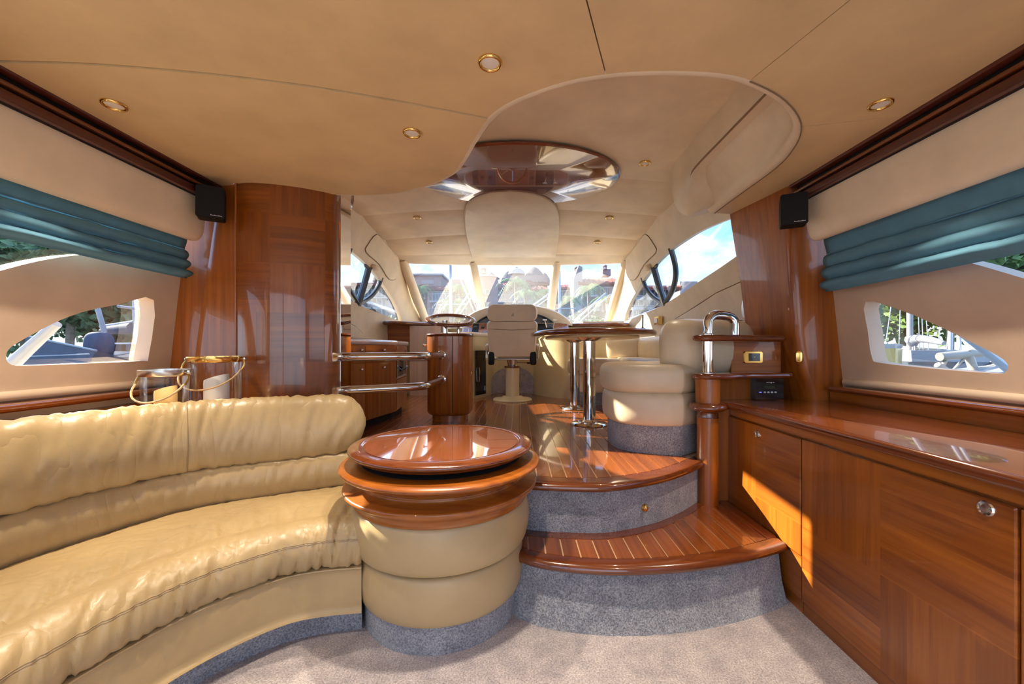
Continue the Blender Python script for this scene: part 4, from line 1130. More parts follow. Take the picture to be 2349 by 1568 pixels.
# arched hood
arch = spline([(-.90, 1.565), (-.83, 1.66), (-.70, 1.76), (-.50, 1.835), (-.28, 1.875), (-.06, 1.885), (.16, 1.875), (.38, 1.835), (.60, 1.76), (.75, 1.66), (.83, 1.565)], 5)
inn = spline([(-.66, 1.575), (-.62, 1.63), (-.50, 1.70), (-.33, 1.745), (-.06, 1.76), (.20, 1.745), (.38, 1.70), (.50, 1.63), (.54, 1.575)], 6)
def resample(path, n):
    out = []; L = [0]
    for a, b in zip(path, path[1:]): L.append(L[-1] + (b - a).length)
    for i in range(n):
        s_ = L[-1] * i / (n - 1); k = 0
        while k < len(L) - 2 and L[k + 1] < s_: k += 1
        out.append(path[k].lerp(path[k + 1], (s_ - L[k]) / max(1e-6, L[k + 1] - L[k])))
    return out
ao, ai = resample(arch, 48), resample(inn, 48)
rows = [[(p.x, 6.95, p.y - .10) for p in ao], [(p.x, 6.4, p.y) for p in ao], [(p.x, 6.10, p.y + .006) for p in ao], [(p.x * .985 - .001, 6.075, p.y - .012) for p in ao],
        [(lerp(p.x, q.x, .5), 6.09, lerp(p.y, q.y, .45)) for p, q in zip(ao, ai)], [(lerp(p.x, q.x, .9), 6.11, lerp(p.y, q.y, .9)) for p, q in zip(ao, ai)], [(q.x, 6.14, q.y) for q in ai], [(q.x, 6.22, q.y) for q in ai]]
MB().grid(rows).build('instrument_hood', M['gel'], con, smooth=60)
m = MB(); m.add([(q.x, 6.20, q.y) for q in ai], [tuple(range(48))]); m.build('instrument_panel', M['dial'], con, smooth=0)
m = MB(); m.tube([(q.x, 6.135, q.y) for q in ai] + [(.3, 6.135, 1.572), (-.4, 6.135, 1.572)], .010, 8, closed=True); m.build('panel_gasket', M['rubber'], con)
for x in (-.47, -.30, .18, .35):
    m = MB(); o = rrect(x - .07, x + .07, 1.61, 1.70, .01); m.grid([[(p.x, 6.20, p.y) for p in o], [(p.x, 6.185, p.y) for p in o]], close_row=True, caps=True); m.build('screen', M['black_gloss'], con)
# side dash ledges in wood
for nm_, pts in (('dash_rail', [(.80, 6.10), (1.0, 6.0), (1.30, 5.92), (1.58, 5.90), (1.66, 5.98), (1.60, 6.2), (.84, 6.2)]), ('dash_rail', [(-.98, 6.10), (-1.2, 5.98), (-1.45, 5.74), (-1.66, 5.55), (-1.84, 5.50), (-1.90, 5.62), (-1.82, 6.2), (-1.02, 6.2)])):
    m = MB(); m.slab(spline(pts, 4, True), 1.535, 1.59, .026, 4); m.build(nm_, M['nosing'], con, smooth=60)
m = MB(); m.box((-1.90, 5.80, 1.30), (-1.57, 5.86, 1.54)); m.build('port_locker_front', M['cherry_x'], con, smooth=0)
m = MB(); m.box((-1.56, 5.70, Z2), (-1.12, 5.76, 1.53)); m.build('companionway_panel', M['pale_wood'], con, smooth=0)
m = MB(); m.box((-1.56, 5.69, 1.045), (-1.12, 5.70, 1.055)); m.build('panel_gap', M['dark'], con, smooth=0)
# throttle levers
for dx in (-.045, .045):
    m = MB(); b = Vector((.46 + dx, 5.93, 1.50)); m.tube([b, b + Vector((dx * .3, -.02, .06)), b + Vector((dx * .7, -.035, .125))], .008, 8); m.build('throttle_lever', M['chrome'], con)
    t = b + Vector((dx * .7, -.035, .13)); m = MB(); m.tube([t + Vector((-.03, 0, 0)), t + Vector((.03, 0, 0))], .012, 10); m.build('throttle_knob', M['chrome'], con)
m = MB(); m.cushion((.46, 5.94, 1.49), (.12, .12, .06)); m.build('throttle_base', M['black'], con)
# chrome grab rail on the ledge
m = MB(); m.tube(spline([(-.99, 5.42, 1.425), (-.99, 5.42, 1.47), (-.96, 5.40, 1.485), (-.72, 5.36, 1.485), (-.68, 5.35, 1.47), (-.68, 5.35, 1.425)], 4), .010, 10); m.build('grab_rail', M['chrome'], con)

# steering wheel
sw_ = thing('steering_wheel', (-.09, 5.80, 1.46), 'wood rimmed spoked steering wheel seen in the ceiling reflection', 'steering wheel')
T = Matrix.Translation((-.09, 5.76, 1.46)) @ Matrix.Rotation(R(62), 4, 'X')
m = MB(); m.m = T; m.tube([(.205 * math.cos(2 * math.pi * i / 48), .205 * math.sin(2 * math.pi * i / 48), 0) for i in range(48)], .017, 10, closed=True); m.build('rim', M['cherry_x'], sw_)
for i in range(6):
    a = R(90 + 60 * i); m = MB(); m.m = T; m.tube([(.03 * math.cos(a), .03 * math.sin(a), -.02), (.20 * math.cos(a), .20 * math.sin(a), 0)], .009, 8); m.build('spoke', M['chrome'], sw_)
m = MB(); m.m = T; m.lathe([(.045, -.03), (.05, -.01), (.035, .006), (.001, .01)], n=24); m.build('hub', M['cherry_x'], sw_)
m = MB(); m.m = T; m.tube([(0, 0, -.02), (0, 0, -.14)], .03, 14); m.build('column', M['black'], sw_)

# ------------------------------------------------------------------ helm chair
HX, HY = -.082, 5.20
HDZ = -.05
ch = thing('helm_chair', (HX, HY, Z2), 'beige leather helm chair on a cream pedestal, seen from behind', 'chair')
m = MB(); m.lathe([(.252, Z2), (.254, Z2 + .012), (.245, Z2 + .022), (.15, Z2 + .032), (.13, Z2 + .05), (.10, Z2 + .055)], (HX, HY, 0), 48); m.build('base_plate', M['console'], ch)
m = MB(); m.lathe([(.090, Z2 + .04), (.088, .955)], (HX, HY, 0), 32); m.build('pedestal', M['console'], ch)
m = MB(); m.lathe([tuple(p) for p in spline([(.06, .952), (.10, .955), (.108, .967), (.10, .980), (.06, .983)], 3)], (HX, HY, 0), 32); m.build('wood_collar', M['nosing'], ch)
m = MB(); m.lathe([(.06, .982), (.064, 1.0), (.073, 1.05), (.075, 1.062)], (HX, HY, 0), 28); m.build('swivel', M['steel'], ch)
m = MB(); o = rrect(HX - .31, HX + .31, HY - .22, HY + .26, .04); m.slab([Vector(p) for p in o], 1.062, 1.082, .008, 2); m.build('seat_frame', M['steel'], ch)
m = MB(); m.cushion((HX, HY + .06, 1.15), (.56, .54, .17), 5, 40, 16, 4); m.build('seat_cushion', M['chair'], ch)
T = Matrix.Translation((HX, HY - .17, 1.06)) @ Matrix.Rotation(R(6), 4, 'X')
def rpad(x0, x1, z0, z1, y0, y1, r, name, mt, taper=0.0):
    o = rrect(x0, x1, z0, z1, r, 6); cx, cz = (x0 + x1) / 2, (z0 + z1) / 2; rows = []
    n = 10
    for i in range(n + 1):
        a = R(-90 + 180 * i / n); k = math.cos(a) ** .35 if 0 < i < n else .80
        y = (y0 + y1) / 2 + (y1 - y0) / 2 * math.sin(a)
        row = []
        for p in o:
            fx_ = 1 - taper * (1 - (p.y - z0) / (z1 - z0))
            row.append((cx + (p.x - cx) * fx_ * lerp(1, k, .35), y, cz + (p.y - cz) * lerp(1, k, .35)))
        rows.append(row)
    m = MB(); m.m = T; m.grid(rows, close_row=True, caps=True); return m.build(name, mt, ch, smooth=70)
rpad(-.325, .325, .04, .50, -.075, .10, .07, 'backrest', M['chair'], .12)
rpad(-.315, .315, .485, .70, -.085, .105, .085, 'headrest', M['chair'])
head_o = ch.children[-1]
m = MB(); m.m = T; m.add([(-.012, -.092, .555), (.022, -.092, .555), (.018, -.092, .60), (.002, -.092, .578)], [(0, 1, 2, 3)]); m.build('embossed_mark', plain('embossed_grey', (.36, .29, .22), .6), head_o, smooth=0)
m = MB(); m.m = T; m.tube([(-.30, -.072, .395), (0, -.082, .385), (.30, -.072, .395)], .003, 6); m.build('back_seam', M['seam'], ch)
for s_ in (-1, 1):
    m = MB(); m.m = T; m.cushion((s_ * .262, -.055, .03), (.085, .07, .17), 4, 20, 10, 4); m.build('hinge_cover', M['black'], ch)
    m = MB(); m.cushion((HX + s_ * .325, HY + .06, 1.22), (.055, .44, .10), 4, 24, 12, 3); m.build('armrest', M['chair'], ch)
    m = MB(); m.tube([(HX + s_ * .325, HY - .12, 1.08), (HX + s_ * .327, HY - .10, 1.20)], .014, 8); m.build('arm_bracket', M['steel'], ch)
m = MB(); m.tube([(HX + .06, HY - .02, 1.022), (HX + .20, HY - .06, 1.020)], .006, 8); m.build('lever', M['steel'], ch)
m = MB(); m.tube([(HX + .19, HY - .06, 1.020), (HX + .255, HY - .075, 1.019)], .012, 8); m.build('lever_grip', M['black'], ch)

# ------------------------------------------------------------------ dinette table
TX, TY, TZ = .70, 3.98, 1.365
tb = thing('dinette_table', (TX, TY, Z2), 'oval varnished dinette table on two chrome columns', 'table')
m = MB(); m.slab(ellipse(TX, TY, .585, .93, 72, 2.2), TZ - .048, TZ, .024, 5); m.build('table_top', M['nosing'], tb, smooth=60)
m = MB(); m.slab(ellipse(TX, TY, .43, .80, 60, 2.2), TZ - .066, TZ - .046, .006, 2); m.build('underframe', M['console'], tb)
for yy in (3.53, 4.44):
    m = MB(); m.lathe([(.055, Z2 + .01), (.055, TZ - .06)], (.625, yy, 0), 32); m.build('column', M['chrome'], tb)
    m = MB(); m.lathe([(.165, Z2), (.167, Z2 + .006), (.15, Z2 + .016), (.07, Z2 + .026), (.057, Z2 + .045)], (.625, yy, 0), 48); m.build('foot', M['chrome'], tb)
    m = MB(); m.lathe([(.057, TZ - .095), (.09, TZ - .08), (.11, TZ - .066)], (.625, yy, 0), 32); m.build('top_flange', M['steel'], tb)
an = thing('aerial', (1.05, 3.25, TZ), 'thin black aerial standing at the table end', 'aerial')
m = MB(); m.lathe([(.022, TZ), (.022, TZ + .006), (.006, TZ + .012)], (1.02, 3.28, 0), 16); m.build('foot', M['black'], an)
m = MB(); m.tube([(1.02, 3.28, TZ + .01), (1.022, 3.28, TZ + .115)], .0055, 8); m.build('rod', M['black'], an)

# ------------------------------------------------------------------ U shaped settee
se = thing('dinette_settee', (1.2, 3.8, Z2), 'U-shaped cream leather settee around the dinette table', 'settee')
def blob(pts, z0, z1, r, name, mt, bulge=.0, n=5):
    o = spline(pts, 7, True)
    rows = []
    for i in range(17):
        a = R(-90 + 180 * i / 16)
        zz = (z0 + z1) / 2 + (z1 - z0) / 2 * math.copysign(abs(math.sin(a)) ** .62, math.sin(a))
        d = -r * (1 - math.cos(a) ** .75) if 0 < i < 16 else -r * 1.02
        rows.append([(p.x, p.y, zz) for p in offset_poly(o, d + bulge * math.cos(a))])
    m = MB(); m.grid(rows, close_row=True, caps=True); return m.build(name, mt, se, smooth=70)
near = [(.60, 2.72), (.66, 2.56), (.80, 2.475), (.98, 2.45), (1.055, 2.475), (1.27, 2.66), (1.40, 2.9), (1.30, 3.12), (1.0, 3.16), (.74, 3.12), (.62, 2.95)]
nearp = [(.64, 2.74), (.70, 2.60), (.82, 2.52), (.98, 2.48), (1.05, 2.50), (1.27, 2.69), (1.40, 2.9), (1.30, 3.06), (1.0, 3.10), (.76, 3.06), (.66, 2.95)]
blob(nearp, Z2, .74, .004, 'plinth', M['carpet_blue'])
blob(near, .715, .925, .05, 'base_cushion', M['settee'])
blob([(p[0] - .02 if p[0] < .8 else p[0], p[1]) for p in near], .915, 1.105, .075, 'seat_cushion', M['settee'])
longp = [(1.30, 3.0), (1.62, 2.86), (1.72, 3.2), (1.72, 4.6), (1.60, 5.18), (1.32, 5.2), (1.26, 4.7), (1.26, 3.4)]
blob(longp, Z2, .74, .004, 'plinth', M['carpet_blue'])
blob([(p[0] - .03 if p[0] < 1.4 else p[0], p[1]) for p in longp], .715, .925, .05, 'base_cushion', M['settee'])
blob([(p[0] - .05 if p[0] < 1.4 else p[0], p[1]) for p in longp], .915, 1.10, .065, 'seat_cushion', M['settee'])
far = [(.62, 4.85), (.72, 4.72), (1.0, 4.68), (1.35, 4.72), (1.40, 5.0), (1.3, 5.22), (.9, 5.20), (.70, 5.14), (.61, 5.0)]
blob([(lerp(p[0], 1.0, .12), lerp(p[1], 4.95, .15)) for p in far], Z2, .70, .004, 'plinth', M['carpet_blue'])
blob(far, .68, .90, .05, 'base_cushion', M['settee'])
blob(far, .89, 1.085, .07, 'seat_cushion', M['settee'])
# backs: one round the near corner, one along the side, one across the far end
blob([(.93, 2.62), (.99, 2.53), (1.12, 2.50), (1.30, 2.55), (1.52, 2.64), (1.62, 2.74), (1.62, 2.92), (1.40, 2.90), (1.18, 2.82), (1.0, 2.78)], 1.02, 1.40, .155, 'back_cushion', M['settee'])
blob([(1.44, 2.95), (1.62, 2.90), (1.70, 3.2), (1.70, 4.4), (1.60, 4.95), (1.47, 4.95), (1.50, 4.3), (1.48, 3.3)], 1.06, 1.34, .06, 'back_cushion', M['settee'])
blob([(1.12, 5.06), (1.25, 4.98), (1.48, 4.90), (1.60, 5.0), (1.52, 5.14), (1.30, 5.20), (1.16, 5.20)], 1.06, 1.34, .06, 'back_cushion', M['settee'])

# ------------------------------------------------------------------ oval bar cabinet with raised ring tray
BX, BY = -.648, 3.78
bc = thing('bar_cabinet', (BX, BY, Z2), 'oval glossy cherry bar cabinet at the galley corner', 'cabinet')
bo = ellipse(BX, BY, .207, .19, 56, 2.9)
m = MB(); m.prism(offset_poly(bo, -.045), Z2, Z2 + .06); m.build('kick_base', M['cherry_z'], bc)
rows = [[(p.x, p.y, z) for p in offset_poly(bo, d)] for d, z in ((-.04, Z2 + .055), (-.015, Z2 + .065), (0, Z2 + .09), (0, 1.315))]
MB().grid(rows, close_row=True, caps=True).build('body', M['cherry_z'], bc, smooth=50)
m = MB(); m.slab(offset_poly(bo, .010), 1.315, 1.342, .0135, 4); m.build('top', M['nosing'], bc, smooth=60)
m = MB(); m.tube([(BX + .05, BY - .191, Z2 + .09), (BX + .05, BY - .191, 1.315)], .0025, 6); m.build('door_gap', M['dark'], bc)
m = MB(); p = (BX - .207, BY - .05, 1.235); m.tube([p, (p[0] - .02, p[1] - .008, p[2])], .006, 8); m.cushion((p[0] - .028, p[1] - .01, p[2]), (.024, .024, .024), 2, 16, 8, 2); m.build('knob', M['chrome'], bc)
m = MB(); p = (BX + .20, BY - .06, .97); m.cushion(p, (.02, .03, .05), 2, 16, 8, 2); m.build('latch', M['brass'], bc)
rt = thing('ring_tray', (BX, BY, 1.342), 'tilted oval wood ring tray with glass on chrome stems', 'tray')
m = MB(); m.tube([(BX - .04, BY - .06, 1.34), (BX - .04, BY - .06, 1.465)], .028, 18); m.build('stem', M['chrome'], rt)
m = MB(); m.tube([(BX + .07, BY + .05, 1.34), (BX + .07, BY + .05, 1.455)], .018, 16); m.build('stem', M['chrome'], rt)
T = Matrix.Translation((BX + .005, BY - .02, 1.474)) @ Matrix.Rotation(R(4), 4, 'Y') @ Matrix.Rotation(R(17), 4, 'X')
rows = []
ro, ri = ellipse(0, 0, .235, .235, 64, 2.1), ellipse(0, 0, .175, .175, 64, 2.1)
for k in range(12):
    a = 2 * math.pi * k / 12
    rows.append([(p.x * (.5 + .5 * math.cos(a)) + q.x * (.5 - .5 * math.cos(a)), p.y * (.5 + .5 * math.cos(a)) + q.y * (.5 - .5 * math.cos(a)), .016 * math.sin(a)) for p, q in zip(ro, ri)])
m = MB(); m.m = T; m.grid(rows, close_row=True, close_col=True); m.build('wood_ring', M['nosing'], rt, smooth=70)
m = MB(); m.m = T; m.lathe([(.178, -.003), (.178, .003)], (0, 0, 0), 48); m.build('glass_plate', M['clear'], rt)

# ------------------------------------------------------------------ chrome guard rails
for z, lb in ((1.147, 'upper chrome guard rail between veneer bulkhead and bar cabinet'), (.925, 'lower chrome guard rail between veneer bulkhead and bar cabinet')):
    g = thing('guard_rail', (-1.19, 2.6, z), lb, 'rail', 'chrome guard rails at the sofa back')
    pts = spline([(-1.185, 2.56, z), (-1.17, 2.62, z), (-1.10, 2.69, z), (-.95, 2.775, z), (-.82, 2.85, z), (-.74, 2.915, z), (-.70, 3.0, z), (-.695, 3.2, z), (-.695, 3.605, z)], 6)
    m = MB(); m.tube(pts, .029, 16); m.build('bar', M['chrome'], g)
    m = MB(); m.m = Matrix.Translation((-.695, 3.598, z)) @ Matrix.Rotation(R(90), 4, 'X'); m.lathe([(.042, 0), (.042, .006), (.032, .012)], n=24); m.build('flange', M['chrome'], g)

# ------------------------------------------------------------------ galley
ga = thing('galley_cabinet', (-1.5, 3.4, Z2), 'cherry galley cabinets with pale counter along the port side', 'cabinet')
gp = [Vector((-1.30, 2.84)), Vector((-1.275, 3.28)), Vector((-1.175, 3.80)), Vector((-1.24, 4.38)), Vector((-1.95, 4.38)), Vector((-1.95, 2.84))]
MB().prism(gp, Z2 + .07, 1.235).build('body', M['cherry_z'], ga, smooth=0)
MB().prism(offset_poly(gp, -.04), Z2, Z2 + .07).build('kick_base', M['dark'], ga, smooth=0)
def faceplate(a, b, t0, t1, z0, z1, mt, name, lift=.012, parent=None):
    a, b = Vector(a), Vector(b); d = b - a; n = Vector((d.y, -d.x)).normalized()
    p, q = a + d * t0, a + d * t1
    m = MB(); m.add([(p.x + n.x * l, p.y + n.y * l, z) for z in (z0, z1) for l in (0, lift)] + [(q.x + n.x * l, q.y + n.y * l, z) for z in (z0, z1) for l in (0, lift)],
                    [(0, 1, 3, 2), (4, 6, 7, 5), (0, 4, 5, 1), (2, 3, 7, 6), (1, 5, 7, 3), (0, 2, 6, 4)])
    o = m.build(name, mt, parent or ga, smooth=0)
    return o, p.lerp(q, .5), n
def fknob(o, c, n, z):
    m = MB(); q = Vector((c.x + n.x * .014, c.y + n.y * .014, z)); m.tube([q, q + Vector((n.x, n.y, 0)) * .016], .006, 8); m.cushion(q + Vector((n.x, n.y, 0)) * .02, (.026, .026, .026), 2, 16, 8, 2); m.build('knob', M['chrome'], o)
for a, b, segs in (((-1.30, 2.84), (-1.275, 3.28), [(.02, .50), (.51, .99)]), ((-1.275, 3.28), (-1.175, 3.80), [(.01, .985)])):
    for t0, t1 in segs:
        o, c, n = faceplate(a, b, t0, t1, 1.09, 1.222, M['cherry_y'], 'drawer'); fknob(o, c, n, 1.19)
        o, c, n = faceplate(a, b, t0, t1, Z2 + .085, 1.083, M['cherry_z'], 'door'); fknob(o, c, n, 1.035)
a, b = (-1.175, 3.80), (-1.24, 4.38)
o, c, n = faceplate(a, b, .01, .97, Z2 + .085, .90, M['cherry_z'], 'door'); fknob(o, c, n, .84)
faceplate(a, b, .01, .97, 1.19, 1.225, M['cherry_y'], 'rail')
faceplate(a, b, .90, .97, .91, 1.19, M['cherry_y'], 'stile')
oven = thing('oven', (-1.19, 4.0, .95), 'small black oven with chrome trim built into the galley end', 'oven')
o, c, n = faceplate(a, b, .03, .88, .925, 1.165, M['black_gloss'], 'front', .010, oven)
faceplate(a, b, .03, .88, 1.150, 1.165, M['steel'], 'trim_strip', .016, oven); faceplate(a, b, .03, .88, .915, .93, M['steel'], 'trim_strip', .016, oven)
for z in (1.085, .985):
    q0 = Vector(a).lerp(Vector(b), .35); q1 = Vector(a).lerp(Vector(b), .72)
    m = MB(); pts = [Vector((lerp(q0.x, q1.x, t) + n.x * (.012 + .045 * math.sin(math.pi * t)), lerp(q0.y, q1.y, t) + n.y * .03, z + .035 * math.sin(math.pi * t))) for t in [i / 8 for i in range(9)]]; m.tube(pts, .012, 8); m.build('handle', M['rubber'], oven)
co = [Vector((-1.27, 2.80)), Vector((-1.245, 3.28)), Vector((-1.155, 3.79)), Vector((-1.17, 3.86)), Vector((-1.215, 4.40)), Vector((-1.96, 4.40)), Vector((-1.96, 2.80))]
gc = thing('galley_counter', (-1.5, 3.5, 1.235), 'pale lilac stone galley counter with rounded edge', 'worktop')
m = MB(); m.slab(co, 1.235, 1.28, .020, 4); m.build('slab', M['counter'], gc, smooth=50)
m = MB(); m.box((-1.75, 3.35, 1.281), (-1.40, 4.1, 1.296)); m.build('hob_cover', M['steel'], gc, smooth=0)
# book rack on the port side under the window
rk = thing('plate_rack', (-1.80, 3.6, 1.45), 'small rack on the port side below the wheelhouse window', 'rack')
m = MB(); m.box((-1.92, 3.05, 1.50), (-1.80, 4.05, 1.52)); m.build('shelf', M['steel'], rk, smooth=0)
for i in range(9):
    m = MB(); y = 3.15 + i * .10; m.box((-1.84 - .02, y, 1.52), (-1.82, y + .035, 1.66)); m.build('slat', M['cream'], rk, smooth=0)
m = MB(); m.box((-1.86, 3.05, 1.655), (-1.81, 4.05, 1.675)); m.build('top_rail', M['gel'], rk, smooth=0)
# brass vent block on the starboard side with its cable
vb = thing('brass_vent', (1.70, 5.1, 1.56), 'small brass and white fitting on starboard side below the window', 'fitting')
p = Vector((S(5.2, 1.56) - .03, 5.05, 1.56))
m = MB(); m.box((p.x - .02, p.y - .06, p.z - .05), (p.x + .03, p.y + .10, p.z + .05)); m.build('frame', M['brass'], vb, smooth=0)
m = MB(); m.box((p.x - .028, p.y - .03, p.z - .028), (p.x - .018, p.y + .07, p.z + .030)); m.build('insert', M['white_print'], vb, smooth=0)
# ================================================================== OUTSIDE
M['peach'] = plain('stucco_peach', (.32, .235, .215), .9, var=.08, scale=.6, bump=.2, bscale=8)
M['peach2'] = plain('stucco_rose', (.28, .195, .18), .9, var=.08, scale=.6)
M['stucco_white'] = plain('stucco_white', (.34, .32, .315), .9, var=.05, scale=.6)
M['tile'] = plain('roof_tile_red', (.20, .055, .042), .8, var=.3, scale=3)
M['thatch'] = plain('thatch_grey', (.13, .115, .12), 1.0, var=.35, scale=6, bump=.6, bscale=20)
M['pane_far'] = plain('far_window_glass', (.10, .14, .18), .15, var=.2, scale=1)
M['water'] = plain('marina_water', (.06, .13, .15), .12, var=.3, scale=.8, bump=.3, bscale=3)
M['boat_white'] = plain('boat_white', (.27, .28, .30), .3, coat=.3, var=.03)
M['boat_yellow'] = plain('boat_yellow', (.42, .27, .02), .3, coat=.3, var=.03)
M['canvas_navy'] = plain('canvas_navy', (.055, .07, .095), .8, var=.2, scale=3)
M['canvas_blue'] = plain('canvas_blue', (.035, .07, .12), .8, var=.2, scale=5)
M['mast'] = plain('mast_aluminium', (.38, .41, .45), .35, .4, var=.04)
M['gel2'] = plain('frame_cream', (.33, .30, .24), .4, var=.03)
M['trunk'] = plain('palm_trunk', (.26, .20, .15), .9, var=.3, scale=6)
def leafmat(name, a, b):
    m = N(name); oi = m.coord(); m.l(m.ramp(m.noise(oi, 1.7, 4), [(.3, a), (.7, b)]), m.b.inputs['Base Color'])
    m.b.inputs['Transmission Weight'].default_value = 0
    return m.set(.6)
M['leaf'] = leafmat('leaf_green', (.06, .13, .035), (.17, .27, .06))
M['leaf2'] = leafmat('leaf_bluish', (.10, .18, .10), (.20, .30, .14))
M['palm'] = leafmat('palm_green', (.10, .20, .07), (.22, .34, .12))
MB().box((-300, -300, -1.4), (300, 300, -1.1)).build('floor_water', M['water'], kind='structure', label='blue green marina water outside the windows', smooth=0)
MB().box((-120, 42, -1.2), (120, 130, -.3)).build('floor_shore', M['peach2'], kind='structure', label='stone quay under the resort buildings', smooth=0)

# ------------------------------------------------------------------ resort buildings
def pbox(parent, x0, x1, y0, y1, Y, depth, mt, name):
    a, b = at(x0, y1, Y), at(x1, y0, Y)
    return MB().box((a.x, Y, a.z), (b.x, Y + depth, b.z)).build(name, mt, parent, smooth=0)
def pwin(parent, x0, x1, y0, y1, Y, rail=True):
    a, b = at(x0, y1, Y), at(x1, y0, Y)
    w = MB().box((a.x, Y - .05, a.z), (b.x, Y + .02, b.z)).build('window', M['pane_far'], parent, smooth=0)
    fr = MB()
    for k in (0, .5, 1): fr.box((lerp(a.x, b.x, k) - .05, Y - .12, a.z), (lerp(a.x, b.x, k) + .05, Y - .05, b.z))
    fr.box((a.x, Y - .12, b.z - .06), (b.x, Y - .05, b.z + .05)); fr.build('window_frame', M['stucco_white'], w, smooth=0)
    if rail:
        r_ = MB(); r_.box((a.x - .3, Y - 1.0, a.z - .35), (b.x + .3, Y, a.z - .12)); r_.build('balcony_slab', M['stucco_white'], parent, smooth=0)
        r_ = MB(); r_.box((a.x - .3, Y - 1.0, a.z + .75), (b.x + .3, Y - .92, a.z + .82))
        n = int((b.x - a.x + .6) / .45)
        for i in range(n + 1): r_.box((a.x - .3 + i * .45, Y - .99, a.z - .12), (a.x - .26 + i * .45, Y - .95, a.z + .76))
        r_.build('railing', M['stucco_white'], parent, smooth=0)
def roof(parent, x0, x1, yr, ye, Y, depth, over=.6, hip=.25, mt=None):
    a, b = at(x0, ye, Y), at(x1, ye, Y); zr = at(x0, yr, Y).z; w = b.x - a.x
    y0, y1 = Y - over, Y + depth
    m = MB(); m.add([(a.x - over, y0, a.z), (b.x + over, y0, a.z), (b.x + over, y1, a.z), (a.x - over, y1, a.z), (a.x + w * hip, (y0 + y1) / 2, zr), (b.x - w * hip, (y0 + y1) / 2, zr),
                     (a.x - over, y0, a.z - .25), (b.x + over, y0, a.z - .25), (b.x + over, y1, a.z - .25), (a.x - over, y1, a.z - .25)],
                    [(0, 1, 5, 4), (1, 2, 5), (2, 3, 4, 5), (3, 0, 4), (0, 6, 7, 1), (1, 7, 8, 2), (2, 8, 9, 3), (3, 9, 6, 0), (6, 9, 8, 7)])
    o = m.build('roof', mt or M['tile'], parent, smooth=0)
    # rows of ridge tiles running down the near slope
    r_ = MB(); n = max(3, int(w / .55))
    for i in range(n + 1):
        t = i / n; p = Vector((lerp(a.x - over, b.x + over, t), y0, a.z + .04)); q = Vector((lerp(a.x + w * hip, b.x - w * hip, t), (y0 + y1) / 2, zr + .04)); r_.tube([p, q], .09, 5)
    r_.build('tile_rows', M['tile'], o); o.children[-1]['kind'] = 'stuff'
def lantern(parent, x, y, Y, s=1.0):
    p = at(x, y, Y); m = MB(); m.lathe([(.55 * s, 0), (.55 * s, .12 * s)], p, 12); 
    for k in range(6):
        a = 2 * math.pi * k / 6; m.tube([p + Vector((.42 * s * math.cos(a), .42 * s * math.sin(a), .1)), p + Vector((.42 * s * math.cos(a), .42 * s * math.sin(a), .9 * s))], .10 * s, 6)
    m.lathe([(.6 * s, .9 * s), (.6 * s, 1.0 * s), (.35 * s, 1.25 * s), (.05, 1.4 * s)], p, 12); m.build('lantern', M['peach2'], parent)

bA = thing('resort_building', at(1010, 800, 56), 'peach apartment block with rooftop pergola seen through the port windscreen pane', 'building', 'resort buildings along the quay')
pbox(bA, 915, 1080, 668, 850, 56, 10, M['peach'], 'wall'); pbox(bA, 940, 1012, 630, 668, 60, 6, M['peach'], 'penthouse_wall'); pbox(bA, 1032, 1066, 640, 668, 60, 5, M['peach'], 'penthouse_wall')
pbox(bA, 967, 995, 642, 651, 59.9, .3, M['stucco_white'], 'opening'); pbox(bA, 1036, 1050, 650, 657, 59.9, .3, M['stucco_white'], 'opening')
pbox(bA, 935, 1016, 627, 631, 59.6, 7, M['stucco_white'], 'parapet')
roof(bA, 980, 1034, 650, 662, 54.5, 6); pbox(bA, 980, 1034, 662, 850, 54.5, 2, M['peach2'], 'wall'); roof(bA, 942, 976, 648, 656, 55, 6)
for x0, x1, y0, y1 in ((992, 1030, 669, 689), (992, 1030, 700, 722), (953, 975, 660, 682), (953, 975, 694, 714), (1046, 1070, 676, 694), (1046, 1070, 704, 722)): pwin(bA, x0, x1, y0, y1, 54.4 if x0 > 980 and x0 < 1040 else 55.9)
bB = thing('resort_building', at(1190, 800, 58), 'central peach resort block with thatched roofs, dome and lanterns', 'building', 'resort buildings along the quay')
pbox(bB, 1100, 1254, 658, 850, 58, 10, M['peach'], 'wall')
p = at(1114, 800, 56); m = MB(); m.lathe([(1.75, 0), (1.75, at(0, 637, 56).z), (1.95, at(0, 636, 56).z), (1.6, at(0, 631, 56).z), (.8, at(0, 627, 56).z), (.3, at(0, 626, 56).z)], (p.x, 57, 0), 20); m.build('round_tower', M['peach2'], bB)
lantern(bB, 1109, 628, 56, .75)
pbox(bB, 1163, 1256, 631, 662, 61, 7, M['peach2'], 'upper_wall'); roof(bB, 1130, 1166, 645, 658, 57.4, 5); roof(bB, 1164, 1210, 638, 647, 60.4, 4); roof(bB, 1204, 1246, 641, 651, 60.2, 4); roof(bB, 1222, 1246, 650, 664, 57.4, 5)
def cone(parent, x, yt, yb, hw, Y, nm='thatched_roof'):
    a, b = at(x, yt, Y), at(x, yb, Y); r = hw / F * Y; m = MB(); h = a.z - b.z
    m.lathe([(r * .9, -.25), (r, -.1), (r * .92, h * .18), (r * .72, h * .5), (r * .40, h * .82), (r * .12, h * .97), (.03, h)], (a.x, Y + r, b.z), 24); m.build(nm, M['thatch'], parent)
cone(bB, 1227, 607, 632, 24, 61); cone(bB, 1125, 620, 648, 19, 64); cone(bB, 1165, 618, 648, 19, 64); cone(bB, 1250, 622, 648, 16, 66)
